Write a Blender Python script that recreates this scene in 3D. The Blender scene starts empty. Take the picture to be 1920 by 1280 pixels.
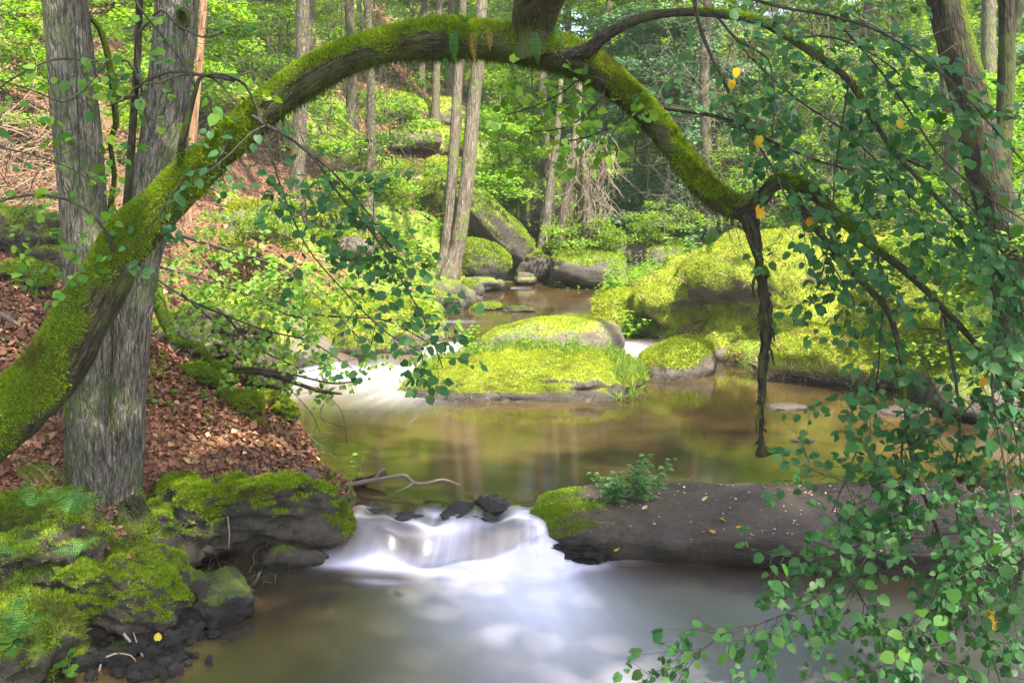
import bpy, math, random
import numpy as np
from mathutils import Matrix, Vector

# ------------------------------------------------------------------ camera, light, exposure
scene = bpy.context.scene
H = 2.2                                   # camera height above the middle pool (m)
FPX = 1867.0                              # focal length in pixels of a 1920 px wide frame
PITCH = math.atan(310.0 / FPX)
cam_data = bpy.data.cameras.new("camera")
cam = bpy.data.objects.new("camera", cam_data)
scene.collection.objects.link(cam)
cam.location = (0, 0, H)
cam.rotation_euler = (math.pi / 2 - PITCH, 0, 0)
cam_data.sensor_width = 36.0
cam_data.lens = 35.0
cam_data.clip_start = 0.05
cam_data.clip_end = 400
cam_data.dof.use_dof = False
scene.camera = cam

SUN_DIR = Vector((0.30, -0.40, 0.86)).normalized()      # towards the sun
world = bpy.data.worlds.new("World")
scene.world = world
world.use_nodes = True
wn = world.node_tree
for n in list(wn.nodes): wn.nodes.remove(n)
sky = wn.nodes.new("ShaderNodeTexSky"); sky.sky_type = 'NISHITA'; sky.sun_disc = False
sky.sun_elevation = math.asin(SUN_DIR.z)
sky.sun_rotation = math.atan2(SUN_DIR.x, SUN_DIR.y)
sky.air_density = 1.0; sky.dust_density = 3.0
bg = wn.nodes.new("ShaderNodeBackground"); bg.inputs[1].default_value = 0.13
wo = wn.nodes.new("ShaderNodeOutputWorld")
wn.links.new(sky.outputs[0], bg.inputs[0]); wn.links.new(bg.outputs[0], wo.inputs[0])

sun_data = bpy.data.lights.new("sun", 'SUN'); sun_data.energy = 4.4; sun_data.angle = math.radians(1.2)
sun_data.color = (1.0, 0.94, 0.82)
sun = bpy.data.objects.new("sun", sun_data); scene.collection.objects.link(sun)
sun.rotation_euler = SUN_DIR.to_track_quat('Z', 'Y').to_euler()
sun.location = (0, 0, 30)

vs = scene.view_settings
vs.view_transform = 'Standard'; vs.look = 'None'; vs.gamma = 1.0; vs.use_curve_mapping = False
vs.exposure = 2.1
scene.cycles.max_bounces = 7
scene.cycles.diffuse_bounces = 4
scene.cycles.glossy_bounces = 3
scene.cycles.transmission_bounces = 4
scene.cycles.use_denoising = True

RNG = np.random.default_rng(11)
random.seed(5)
COL = scene.collection

# ------------------------------------------------------------------ picture -> place
CP, SP = math.cos(PITCH), math.sin(PITCH)
def ray(px, py):
    u = (px - 960) / FPX; v = -(py - 640) / FPX
    return np.array([u, CP + v * SP, -SP + v * CP])
def Pz(px, py, z=0.0):
    d = ray(px, py); t = (z - H) / d[2]
    return np.array([0, 0, H]) + d * t
def Pd(px, py, Y):
    d = ray(px, py); return np.array([0, 0, H]) + d * (Y / d[1])
def proj(p):
    q = np.asarray(p, float) - np.array([0, 0, H])
    dep = q[..., 1] * CP - q[..., 2] * SP
    up = q[..., 1] * SP + q[..., 2] * CP
    dep = np.maximum(dep, 1e-3)
    return 960 + q[..., 0] / dep * FPX, 640 - up / dep * FPX, dep

# ------------------------------------------------------------------ noise
def _hash(ix, iy, iz, seed):
    h = (ix.astype(np.int64) * 374761393 + iy.astype(np.int64) * 668265263 + iz.astype(np.int64) * 2147483647 + seed * 144665) & 0xFFFFFFFF
    h = ((h ^ (h >> 13)) * 1274126177) & 0xFFFFFFFF
    h = ((h ^ (h >> 15)) * 2246822519) & 0xFFFFFFFF
    return ((h ^ (h >> 16)) & 0xFFFFFF) / float(0xFFFFFF)
def vnoise(p, seed=0):
    i = np.floor(p).astype(np.int64); f = p - i; f = f * f * (3 - 2 * f)
    r = 0
    for dx in (0, 1):
        for dy in (0, 1):
            for dz in (0, 1):
                w = (f[:, 0] if dx else 1 - f[:, 0]) * (f[:, 1] if dy else 1 - f[:, 1]) * (f[:, 2] if dz else 1 - f[:, 2])
                r = r + w * _hash(i[:, 0] + dx, i[:, 1] + dy, i[:, 2] + dz, seed)
    return r * 2 - 1
def fbm(p, scale=1.0, octaves=4, seed=0, gain=0.5):
    p = np.asarray(p, float) * scale; a = 1.0; s = 0; t = 0
    for o in range(octaves):
        s = s + a * vnoise(p + 17.3 * o, seed + o * 7); t += a
        a *= gain; p = p * 2.03
    return s / t
def fbm2(x, y, scale, octaves=4, seed=0):
    sh = np.shape(x)
    p = np.stack([np.ravel(x), np.ravel(y), np.zeros(np.size(x)) + .37], 1)
    return fbm(p, scale, octaves, seed).reshape(sh)
def sstep(a, b, x):
    t = np.clip((x - a) / (b - a), 0, 1); return t * t * (3 - 2 * t)

# ------------------------------------------------------------------ meshes and objects
def mesh_np(name, V, faces, uv=None, attrs=None, smooth=True, mats=(), midx=None):
    """faces: list of (n,k) integer arrays; uv: (loops,2) in the same order"""
    V = np.asarray(V, np.float32)
    faces = [np.asarray(f, np.int32) for f in faces if len(f)]
    me = bpy.data.meshes.new(name)
    me.vertices.add(len(V)); me.vertices.foreach_set("co", V.ravel())
    nl = sum(f.size for f in faces); nf = sum(len(f) for f in faces)
    me.loops.add(nl); me.loops.foreach_set("vertex_index", np.concatenate([f.ravel() for f in faces]))
    me.polygons.add(nf)
    tot = np.concatenate([np.full(len(f), f.shape[1], np.int32) for f in faces])
    st = np.concatenate([[0], np.cumsum(tot)[:-1]]).astype(np.int32)
    me.polygons.foreach_set("loop_start", st)
    me.polygons.foreach_set("loop_total", tot)
    me.polygons.foreach_set("use_smooth", np.full(nf, smooth, bool))
    if midx is not None: me.polygons.foreach_set("material_index", np.asarray(midx, np.int32))
    for m in mats: me.materials.append(m)
    if uv is not None:
        l = me.uv_layers.new(name="UVMap"); l.data.foreach_set("uv", np.asarray(uv, np.float32).ravel())
    for k, a in (attrs or {}).items():
        at = me.attributes.new(k, 'FLOAT', 'POINT'); at.data.foreach_set("value", np.asarray(a, np.float32))
    me.update(calc_edges=True)
    return me

def link(name, data, parent=None, kind=None, label=None, cat=None, group=None, loc=None, keep=True):
    o = bpy.data.objects.new(name, data); COL.objects.link(o)
    if loc is not None: o.location = loc
    if parent is not None:
        o.parent = parent
        if keep: o.matrix_parent_inverse = PINV.get(parent.name, Matrix())
    if kind: o["kind"] = kind
    if label: o["label"] = label
    if cat: o["category"] = cat
    if group: o["group"] = group
    return o
PINV = {}
def thing(name, label, cat, loc=(0, 0, 0), group=None, rz=0.0):
    o = bpy.data.objects.new(name, None); COL.objects.link(o)
    o.location = tuple(float(c) for c in loc); o.rotation_euler = (0, 0, rz)
    o.empty_display_size = 0.2
    o["label"] = label; o["category"] = cat
    if group: o["group"] = group
    M = Matrix.Translation(Vector(o.location)) @ Matrix.Rotation(rz, 4, 'Z')
    PINV[o.name] = M.inverted()
    return o
def copy_tree(o, loc, rz=0.0, sc=1.0, label=None, group=None):
    c = o.copy(); COL.objects.link(c)
    c.location = loc; c.rotation_euler = (0, 0, rz); c.scale = (sc, sc, sc)
    if label: c["label"] = label
    if group: c["group"] = group
    for ch in list(o.children):
        k = ch.copy(); COL.objects.link(k); k.parent = c
        for g in list(ch.children):
            q = g.copy(); COL.objects.link(q); q.parent = k
    return c

class Acc:
    """collects geometry of one mesh"""
    def __init__(s): s.V = []; s.F = {3: [], 4: []}; s.UV = {3: [], 4: []}; s.n = 0; s.M = {3: [], 4: []}
    def add(s, V, F, UV=None, m=0):
        V = np.asarray(V, float); F = np.asarray(F, int); k = F.shape[1]
        s.V.append(V); s.F[k].append(F + s.n)
        s.UV[k].append(np.zeros((F.size, 2)) if UV is None else np.asarray(UV).reshape(-1, 2)); s.n += len(V)
        s.M[k].append(np.full(len(F), m))
    def mesh(s, name, mats, smooth=True):
        fs = [np.concatenate(s.F[k]) for k in (3, 4) if s.F[k]]
        uv = np.concatenate([np.concatenate(s.UV[k]) for k in (3, 4) if s.F[k]])
        mi = np.concatenate([np.concatenate(s.M[k]) for k in (3, 4) if s.F[k]])
        return mesh_np(name, np.concatenate(s.V), fs, uv, None, smooth, mats, mi)

def norm(a): return a / (np.linalg.norm(a, axis=-1, keepdims=True) + 1e-9)

def catmull(P, R, step=0.05):
    P = np.asarray(P, float); R = np.asarray(R, float)
    Q = np.vstack([2 * P[0] - P[1], P, 2 * P[-1] - P[-2]])
    out, rr = [], []
    for i in range(len(P) - 1):
        p0, p1, p2, p3 = Q[i:i + 4]
        n = max(2, int(np.linalg.norm(p2 - p1) / step))
        t = np.linspace(0, 1, n, endpoint=False)[:, None]
        out.append(.5 * (2 * p1 + (p2 - p0) * t + (2 * p0 - 5 * p1 + 4 * p2 - p3) * t ** 2 + (3 * p1 - p0 - 3 * p2 + p3) * t ** 3))
        rr.append(R[i] + (R[i + 1] - R[i]) * (t[:, 0] ** 2 * (3 - 2 * t[:, 0])))
    out.append(P[-1:]); rr.append(R[-1:])
    return np.vstack(out), np.concatenate(rr)

def frames(P):
    T = norm(np.gradient(P, axis=0))
    up = np.array([0, 0, 1.0]) if abs(T[0][2]) < .8 else np.array([0, 1.0, 0])
    n = norm(np.cross(T[0], np.cross(up, T[0])))
    N = [n]
    for i in range(1, len(P)):
        n = N[-1] - T[i] * np.dot(N[-1], T[i]); N.append(n / (np.linalg.norm(n) + 1e-9))
    N = np.array(N); return T, N, np.cross(T, N)

def tube(P, R, k=8, disp=None, cap=True):
    """returns V, F4, UV(per loop, metres)"""
    P = np.asarray(P, float); R = np.asarray(R, float)
    T, N, B = frames(P); n = len(P)
    a = np.arange(k) * 2 * np.pi / k
    ca, sa = np.cos(a), np.sin(a)
    D = N[:, None, :] * ca[None, :, None] + B[:, None, :] * sa[None, :, None]
    L = np.concatenate([[0], np.cumsum(np.linalg.norm(np.diff(P, axis=0), axis=1))])
    rad = np.repeat(R[:, None], k, 1)
    if disp is not None: rad = rad * (1 + disp(P[:, None, :] + D * R[:, None, None], a, L))
    V = (P[:, None, :] + D * rad[..., None]).reshape(-1, 3)
    i = np.arange(n - 1)[:, None]; j = np.arange(k)[None, :]; j2 = (j + 1) % k
    F = np.stack([i * k + j, i * k + j2, (i + 1) * k + j2, (i + 1) * k + j], -1).reshape(-1, 4)
    circ = 2 * np.pi * float(np.mean(R))
    u0 = np.broadcast_to(j / k * circ, (n - 1, k)); u1 = np.broadcast_to((j + 1) / k * circ, (n - 1, k))
    v0 = np.broadcast_to(L[:-1, None], (n - 1, k)); v1 = np.broadcast_to(L[1:, None], (n - 1, k))
    UV = np.stack([np.stack([u0, v0], -1), np.stack([u1, v0], -1), np.stack([u1, v1], -1), np.stack([u0, v1], -1)], 2).reshape(-1, 2)
    if cap:
        V = np.vstack([V, P[-1:] + T[-1] * R[-1] * .5]); c = len(V) - 1; b = (n - 1) * k
        F2 = np.stack([b + np.arange(k), b + (np.arange(k) + 1) % k, np.full(k, c), np.full(k, c)], -1)
        return V, F, UV, F2[:, :3]
    return V, F, UV, None
def add_tube(acc, P, R, k=5, disp=None, m=0):
    V, F, UV, C = tube(P, R, k, disp)
    n0 = acc.n
    acc.add(V, F, UV, m)
    acc.F[3].append(C + n0); acc.UV[3].append(np.zeros((C.size, 2))); acc.M[3].append(np.full(len(C), m))

# ------------------------------------------------------------------ materials
def new_mat(name):
    m = bpy.data.materials.new(name); m.use_nodes = True
    nt = m.node_tree
    for n in list(nt.nodes): nt.nodes.remove(n)
    return m, nt
class NB:
    def __init__(s, nt): s.nt = nt
    def n(s, t, **kw):
        x = s.nt.nodes.new(t)
        for k, v in kw.items():
            if k.startswith("i_"):
                key = k[2:]; key = int(key) if key.isdigit() else key.replace("_", " ")
                if hasattr(v, "is_linked") or isinstance(v, bpy.types.NodeSocket): s.nt.links.new(v, x.inputs[key])
                else: x.inputs[key].default_value = v
            else: setattr(x, k, v)
        return x
    def link(s, a, b): s.nt.links.new(a, b)
    def math(s, op, a, b=0.0, c=0.0, clamp=False):
        x = s.nt.nodes.new("ShaderNodeMath"); x.operation = op; x.use_clamp = clamp
        for i, v in enumerate((a, b, c)):
            if isinstance(v, bpy.types.NodeSocket): s.nt.links.new(v, x.inputs[i])
            else: x.inputs[i].default_value = v
        return x.outputs[0]
    def mix(s, f, a, b):
        x = s.nt.nodes.new("ShaderNodeMix"); x.data_type = 'RGBA'
        for i, v in ((0, f), (6, a), (7, b)):
            if isinstance(v, bpy.types.NodeSocket): s.nt.links.new(v, x.inputs[i])
            else: x.inputs[i].default_value = v if i == 0 else tuple(v) + ((1.0,) if len(v) == 3 else ())
        return x.outputs[2]
    def noise(s, vec, scale, detail=4.0, rough=.55, dist=0.0):
        x = s.nt.nodes.new("ShaderNodeTexNoise"); x.inputs["Scale"].default_value = scale
        x.inputs["Detail"].default_value = detail; x.inputs["Roughness"].default_value = rough; x.inputs["Distortion"].default_value = dist
        if vec is not None: s.nt.links.new(vec, x.inputs["Vector"])
        return x.outputs[0]
    def mapping(s, vec, scale=(1, 1, 1), loc=(0, 0, 0)):
        x = s.nt.nodes.new("ShaderNodeMapping"); x.inputs["Scale"].default_value = scale; x.inputs["Location"].default_value = loc
        s.nt.links.new(vec, x.inputs[0]); return x.outputs[0]
    def ramp(s, f, pts):
        x = s.nt.nodes.new("ShaderNodeValToRGB"); e = x.color_ramp.elements
        while len(e) < len(pts): e.new(0.5)
        for q, (p, c) in zip(e, pts): q.position = p; q.color = tuple(c) + ((1.0,) if len(c) == 3 else ())
        s.nt.links.new(f, x.inputs[0]); return x.outputs[0]
    def range(s, f, a, b, c=0.0, d=1.0):
        x = s.nt.nodes.new("ShaderNodeMapRange"); x.interpolation_type = 'SMOOTHSTEP'
        s.nt.links.new(f, x.inputs[0])
        for i, v in enumerate((a, b, c, d)): x.inputs[i + 1].default_value = v
        return x.outputs[0]
    def bump(s, h, strength, dist, nrm=None):
        x = s.nt.nodes.new("ShaderNodeBump"); x.inputs["Strength"].default_value = strength; x.inputs["Distance"].default_value = dist
        s.nt.links.new(h, x.inputs["Height"])
        if nrm is not None: s.nt.links.new(nrm, x.inputs["Normal"])
        return x.outputs[0]
    def attr(s, name):
        x = s.nt.nodes.new("ShaderNodeAttribute"); x.attribute_name = name; return x.outputs["Fac"]
    def out(s, shader):
        o = s.nt.nodes.new("ShaderNodeOutputMaterial"); s.nt.links.new(shader, o.inputs[0])
    def bsdf(s, col, rough=.6, spec=.5, nrm=None):
        x = s.nt.nodes.new("ShaderNodeBsdfPrincipled")
        for k, v in (("Base Color", col), ("Roughness", rough), ("Specular IOR Level", spec)):
            if isinstance(v, bpy.types.NodeSocket): s.nt.links.new(v, x.inputs[k])
            else: x.inputs[k].default_value = v if not isinstance(v, tuple) else v + ((1.0,) if len(v) == 3 else ())
        if nrm is not None: s.nt.links.new(nrm, x.inputs["Normal"])
        return x.outputs[0]

def leaf_material(name, c1, c2, trans=.35, rough=.5, spec=.35, patch=None):
    m, nt = new_mat(name); b = NB(nt)
    geo = b.n("ShaderNodeNewGeometry"); oi = b.n("ShaderNodeObjectInfo")
    r = b.math('FRACT', b.math('ADD', geo.outputs["Random Per Island"], b.math('MULTIPLY', oi.outputs["Random"], 7.31)))
    col = b.mix(r, c1, c2)
    if patch is not None:
        tc = b.n("ShaderNodeTexCoord"); pn = b.noise(tc.outputs["Object"], 3.2, 5, .65); pn2 = b.noise(tc.outputs["Object"], 1.3, 3, .6)
        col = b.mix(b.math('MULTIPLY', b.range(pn, .50, .66), .85), col, patch[0])
        col = b.mix(b.math('MULTIPLY', b.range(pn2, .50, .64), .7), col, patch[1])
    r2 = b.math('FRACT', b.math('MULTIPLY', r, 13.7))
    hs = b.n("ShaderNodeHueSaturation", i_Color=col)
    b.link(b.math('MULTIPLY_ADD', r2, .5, .75), hs.inputs["Value"])
    b.link(b.math('MULTIPLY_ADD', b.math('FRACT', b.math('MULTIPLY', r, 31.1)), .04, .48), hs.inputs["Hue"])
    col = hs.outputs[0]
    p = b.bsdf(col, rough, spec)
    t = b.n("ShaderNodeBsdfTranslucent")
    tc = b.n("ShaderNodeHueSaturation", i_Color=col, i_Value=1.5, i_Hue=.485, i_Saturation=1.1)
    b.link(tc.outputs[0], t.inputs[0])
    mx = b.n("ShaderNodeMixShader"); mx.inputs[0].default_value = trans
    b.link(p, mx.inputs[1]); b.link(t.outputs[0], mx.inputs[2])
    b.out(mx.outputs[0]); return m

def bark_material(name, c_lo, c_hi, c_green=None, ridge=(34, 5), bump=.8, green_amt=.5, bdist=.012):
    """ridged bark; optional green algae film by noise; attribute moss draws moss"""
    m, nt = new_mat(name); b = NB(nt)
    uv = b.n("ShaderNodeTexCoord")
    q = b.mapping(uv.outputs["UV"], (ridge[0] * 2.6, ridge[1] * 1.5, 1))
    wob = b.noise(b.mapping(uv.outputs["UV"], (14, 9, 1)), 1.0, 4)
    qv = b.n("ShaderNodeVectorMath", operation='ADD'); b.link(q, qv.inputs[0])
    cb = b.n("ShaderNodeCombineXYZ"); b.link(b.math('MULTIPLY', wob, 4.0), cb.inputs[0]); b.link(cb.outputs[0], qv.inputs[1])
    vor = b.n("ShaderNodeTexVoronoi", feature='DISTANCE_TO_EDGE'); vor.inputs["Scale"].default_value = 1.0
    b.link(qv.outputs[0], vor.inputs["Vector"])
    ed = b.range(vor.outputs["Distance"], 0.0, .42)
    fine = b.noise(b.mapping(uv.outputs["UV"], (ridge[0] * 2.4, ridge[1] * 1.0, 1)), 1.0, 4, .6)
    h = b.math('ADD', b.math('MULTIPLY', ed, .8), b.math('MULTIPLY', fine, .7))
    lo = b.noise(uv.outputs["Object"], 2.2, 4)
    f = b.math('MULTIPLY', b.math('ADD', b.math('MULTIPLY', ed, .50), b.math('MULTIPLY', b.range(fine, .38, .62), .5)), b.math('MULTIPLY_ADD', lo, .9, .55), clamp=True)
    col = b.mix(f, c_lo, c_hi)
    if c_green is not None:
        g = b.range(b.noise(uv.outputs["Object"], 3.1, 5, .6), .56 - .2 * green_amt, .72 - .15 * green_amt)
        col = b.mix(b.math('MULTIPLY', g, .8), col, c_green)
    ms = b.attr("moss")
    mn = b.noise(uv.outputs["Object"], 18, 5, .7)
    mk = b.range(b.math('ADD', ms, b.math('MULTIPLY', b.math('SUBTRACT', mn, .5), .9)), .42, .62)
    mc = b.mix(b.noise(uv.outputs["Object"], 55, 3), MOSS_DK, MOSS_LT)
    col = b.mix(mk, col, mc)
    mh = b.noise(uv.outputs["Object"], 120, 3, .7)
    hh = b.math('ADD', b.math('MULTIPLY', h, b.math('SUBTRACT', 1.0, mk)), b.math('MULTIPLY', mk, b.math('MULTIPLY_ADD', mh, 1.2, .6)))
    nrm = b.bump(hh, bump, bdist)
    b.out(b.bsdf(col, .9, .15, nrm)); return m

MOSS_DK = (.035, .055, .008); MOSS_LT = (.12, .17, .018)

def rock_material(name, c_lo, c_hi, moss_dk, moss_lt, water=-9.0, litter=None, gloss=.75):
    m, nt = new_mat(name); b = NB(nt)
    tc = b.n("ShaderNodeTexCoord"); ob = tc.outputs["Object"]
    geo = b.n("ShaderNodeNewGeometry")
    n1 = b.noise(ob, 3.0, 6, .6); n2 = b.noise(ob, 28, 5, .7); n3 = b.noise(ob, 110, 3, .7)
    f = b.math('ADD', b.math('MULTIPLY', n1, .6), b.math('MULTIPLY', n2, .5), clamp=True)
    col = b.mix(b.range(f, .3, .75), c_lo, c_hi)
    sp = b.range(n3, .55, .7); col = b.mix(b.math('MULTIPLY', sp, .35), col, tuple(min(1, c * 1.7) for c in c_hi))
    if litter is not None:
        col = b.mix(b.math('MULTIPLY', b.range(b.noise(ob, 9, 4, .7), .5, .62), .8), col, litter)
    ms = b.attr("moss")
    mk = b.range(b.math('ADD', ms, b.math('MULTIPLY', b.math('SUBTRACT', n2, .5), .9)), .40, .60)
    mc = b.mix(b.range(b.math('ADD', b.math('MULTIPLY', b.noise(ob, 4.5, 4, .6), .7), b.math('MULTIPLY', n3, .4)), .35, .75), moss_dk, moss_lt)
    col = b.mix(mk, col, mc)
    # wet band just above the water
    sx = b.n("ShaderNodeSeparateXYZ"); b.link(geo.outputs["Position"], sx.inputs[0])
    zz = b.math('ADD', sx.outputs[2], b.math('MULTIPLY', b.math('SUBTRACT', n1, .5), .1))
    wet = b.range(zz, water + .04, water + .15, 1.0, 0.0)
    dk = b.n("ShaderNodeHueSaturation", i_Color=col, i_Value=.4, i_Saturation=1.0)
    col = b.mix(wet, col, dk.outputs[0])
    rough = b.math('MULTIPLY_ADD', wet, -(gloss - .22), gloss + .0)
    hgt = b.math('ADD', b.math('MULTIPLY', n2, .8), b.math('MULTIPLY', n3, .35))
    nrm = b.bump(hgt, .9, .035)
    b.out(b.bsdf(col, rough, .4, nrm)); return m

def plain(name, col, rough=.8, spec=.3, vary=.4, scale=20):
    m, nt = new_mat(name); b = NB(nt)
    tc = b.n("ShaderNodeTexCoord"); nz = b.noise(tc.outputs["Object"], scale, 4, .6)
    geo = b.n("ShaderNodeNewGeometry")
    c = b.n("ShaderNodeHueSaturation", i_Color=b.mix(nz, tuple(x * (1 - vary) for x in col), tuple(min(1, x * (1 + vary)) for x in col)))
    b.link(b.math('MULTIPLY_ADD', geo.outputs["Random Per Island"], .7, .65), c.inputs["Value"])
    b.out(b.bsdf(c.outputs[0], rough, spec, b.bump(nz, .5, .01))); return m
# ------------------------------------------------------------------ the lie of the land
Y_L = np.array([-6, 3.0, 4.45, 5.0, 5.55, 6.05, 6.35, 6.6, 7.4, 8.6, 9.6, 10.6, 11.4, 12.0, 12.6, 13.4, 14.2, 16, 18.5, 20, 90])
X_L = np.array([-2.3, -2.3, -2.3, -2.22, -2.1, -2.05, -1.35, -1.25, -1.45, -1.9, -2.3, -2.75, -3.0, -3.0, -2.2, -1.5, -1.15, -.8, -.6, -.6, -.6])
Y_R = np.array([-6, 5.4, 5.7, 6.0, 6.9, 8.0, 9.0, 10.2, 11.4, 12.2, 13.0, 14.2, 16.0, 17.5, 19, 20, 90])
X_R = np.array([9.0, 9.0, 9.0, 6.5, 4.9, 4.6, 4.5, 4.0, 2.7, 2.0, 1.5, 1.25, 1.4, 1.9, 3.0, 3.5, 3.5])
def shoreL(y): return np.interp(y, Y_L, X_L)
def shoreR(y): return np.interp(y, Y_R, X_R)
def level(y, x=0.0):
    lip = 6.13 - .05 * np.sin(np.asarray(x) * 3.1) - .04 * np.sin(np.asarray(x) * 7.7 + 1)
    a = -.175 + .175 * sstep(lip - .25, lip, y)
    up = .16 * sstep(11.75, 12.35, y)
    return a + up
def terr(x, y):
    x = np.asarray(x, float); y = np.asarray(y, float)
    wob = .12 * fbm2(x, y, .9, 3, 3)
    dl = shoreL(y) + wob - x; dr = x - shoreR(y) + wob
    L = level(y)
    n1 = fbm2(x, y, .55, 4, 5); n2 = fbm2(x, y, 2.3, 4, 9)
    far = sstep(9, 22, y)
    steep = np.interp(y, [4, 5.5, 6.3, 9, 14, 30], [.42, .46, .5, .62, .55, .36])
    dpos = np.maximum(dl, 0)
    zl = L + .14 * (1 - np.exp(-dpos / .08)) + steep * np.minimum(dpos, 9) + .25 * np.maximum(dpos - 9, 0) + dpos ** .5 * .07 * n2 + n1 * np.minimum(dpos, 2) * (.12 + .3 * far)
    rpos = np.maximum(dr, 0)
    zr = L + .25 * (1 - np.exp(-rpos / .15)) + .10 * np.minimum(rpos, 6) + .16 * np.maximum(rpos - 6, 0) + n1 * np.minimum(rpos, 2) * .15 + n2 * .04
    bed = L - .35
    closed = y > 19.4
    z = np.where(dl > 0, zl, np.where(dr > 0, zr, bed + .3 * np.exp(-np.maximum(-dl, 0) / .15) * 0))
    back = np.maximum(y - 19.4, 0)
    zb = .16 + .3 * (1 - np.exp(-back / .5)) + (.16 + .12 * sstep(2, -6, x)) * back + n1 * np.minimum(back, 3) * .22
    z = np.where(closed, np.maximum(z, .16) - .16 + zb, z)
    return z
def warp(a, b, c0, c1, n_mid, n_out, p=2.2):
    """dense between c0 and c1, widening outside"""
    mid = np.linspace(c0, c1, n_mid)
    t = np.linspace(0, 1, n_out + 1)[1:]
    lo = c0 - (c0 - a) * (t ** p); hi = c1 + (b - c1) * (t ** p)
    return np.concatenate([lo[::-1], mid, hi])
def grid(xs, ys, zf):
    X, Y = np.meshgrid(xs, ys); Z = zf(X, Y)
    V = np.stack([X, Y, Z], -1).reshape(-1, 3); w = len(xs)
    i = np.arange(len(ys) - 1)[:, None]; j = np.arange(w - 1)[None, :]
    F = np.stack([i * w + j, i * w + j + 1, (i + 1) * w + j + 1, (i + 1) * w + j], -1).reshape(-1, 4)
    return V, F

# litter ground
def ground_material():
    m, nt = new_mat("leaf_litter_soil"); b = NB(nt)
    tc = b.n("ShaderNodeTexCoord"); ob = tc.outputs["Object"]
    v = b.n("ShaderNodeTexVoronoi"); v.inputs["Scale"].default_value = 48; v.inputs["Randomness"].default_value = 1
    b.link(b.mapping(ob, (1, 1, 1.6)), v.inputs["Vector"])
    sp = b.n("ShaderNodeSeparateColor"); b.link(v.outputs["Color"], sp.inputs[0])
    lit = b.ramp(sp.outputs[0], [(0, (.035, .016, .010)), (.35, (.10, .042, .022)), (.7, (.19, .085, .045)), (1, (.30, .16, .09))])
    n1 = b.noise(ob, 1.1, 5, .6); n2 = b.noise(ob, 60, 4, .7); n3 = b.noise(ob, 6, 4, .6)
    soil = b.mix(n2, (.03, .018, .012), (.10, .06, .04))
    col = b.mix(b.range(n3, .35, .5), soil, lit)
    ms = b.attr("moss")
    mk = b.range(b.math('ADD', ms, b.math('MULTIPLY', b.math('SUBTRACT', n3, .5), 1.3)), .44, .56)
    mc = b.mix(b.range(b.math('ADD', n3, b.math('MULTIPLY', n2, .3)), .4, .8), (.05, .08, .01), (.17, .24, .025))
    col = b.mix(mk, col, mc)
    wt = b.attr("wet")
    dk = b.n("ShaderNodeHueSaturation", i_Color=col, i_Value=.3, i_Saturation=.9)
    col = b.mix(wt, col, dk.outputs[0])
    h = b.math('ADD', v.outputs["Distance"], b.math('MULTIPLY', n2, .6))
    rough = b.math('MULTIPLY_ADD', wt, -.5, .88)
    b.out(b.bsdf(col, rough, .3, b.bump(h, .8, .02))); return m
gx = warp(-60, 60, -4.2, 5.2, 230, 84, 2.4)
gy = np.concatenate([np.linspace(-14, 3.4, 24), np.linspace(3.45, 13, 260), 13 + (np.linspace(0, 1, 121)[1:] ** 1.9) * 90])
V, F = grid(gx, gy, terr)
mo = .18 + .22 * sstep(11, 15, V[:, 1]) + .75 * fbm2(V[:, 0], V[:, 1], .45, 4, 21) + .35 * fbm2(V[:, 0], V[:, 1], 2.5, 3, 22)
mo = mo + .45 * sstep(1.0, 1.6, V[:, 0]) * sstep(7, 9, V[:, 1]) + .35 * sstep(2.0, 4.5, V[:, 0]) + .25 * sstep(13, 17, V[:, 1]) * sstep(-2, 2, V[:, 0] + 2)
mo = mo - .25 * sstep(11, 9, V[:, 1]) * sstep(0, -1.2, V[:, 0])
mo = mo + 1.1 * sstep(5.4, 5.0, V[:, 1]) * sstep(-2.45, -2.7, V[:, 0])
wet = np.maximum(sstep(.16, .02, V[:, 2] - level(V[:, 1])), .8 * sstep(5.6, 5.3, V[:, 1]) * sstep(-2.8, -2.5, V[:, 0]))
GMO = mo
g = link("ground", mesh_np("ground", V, [F], None, {"moss": mo, "wet": wet}, True, [ground_material()]), kind="structure")
GV, GF = V, F

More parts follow.
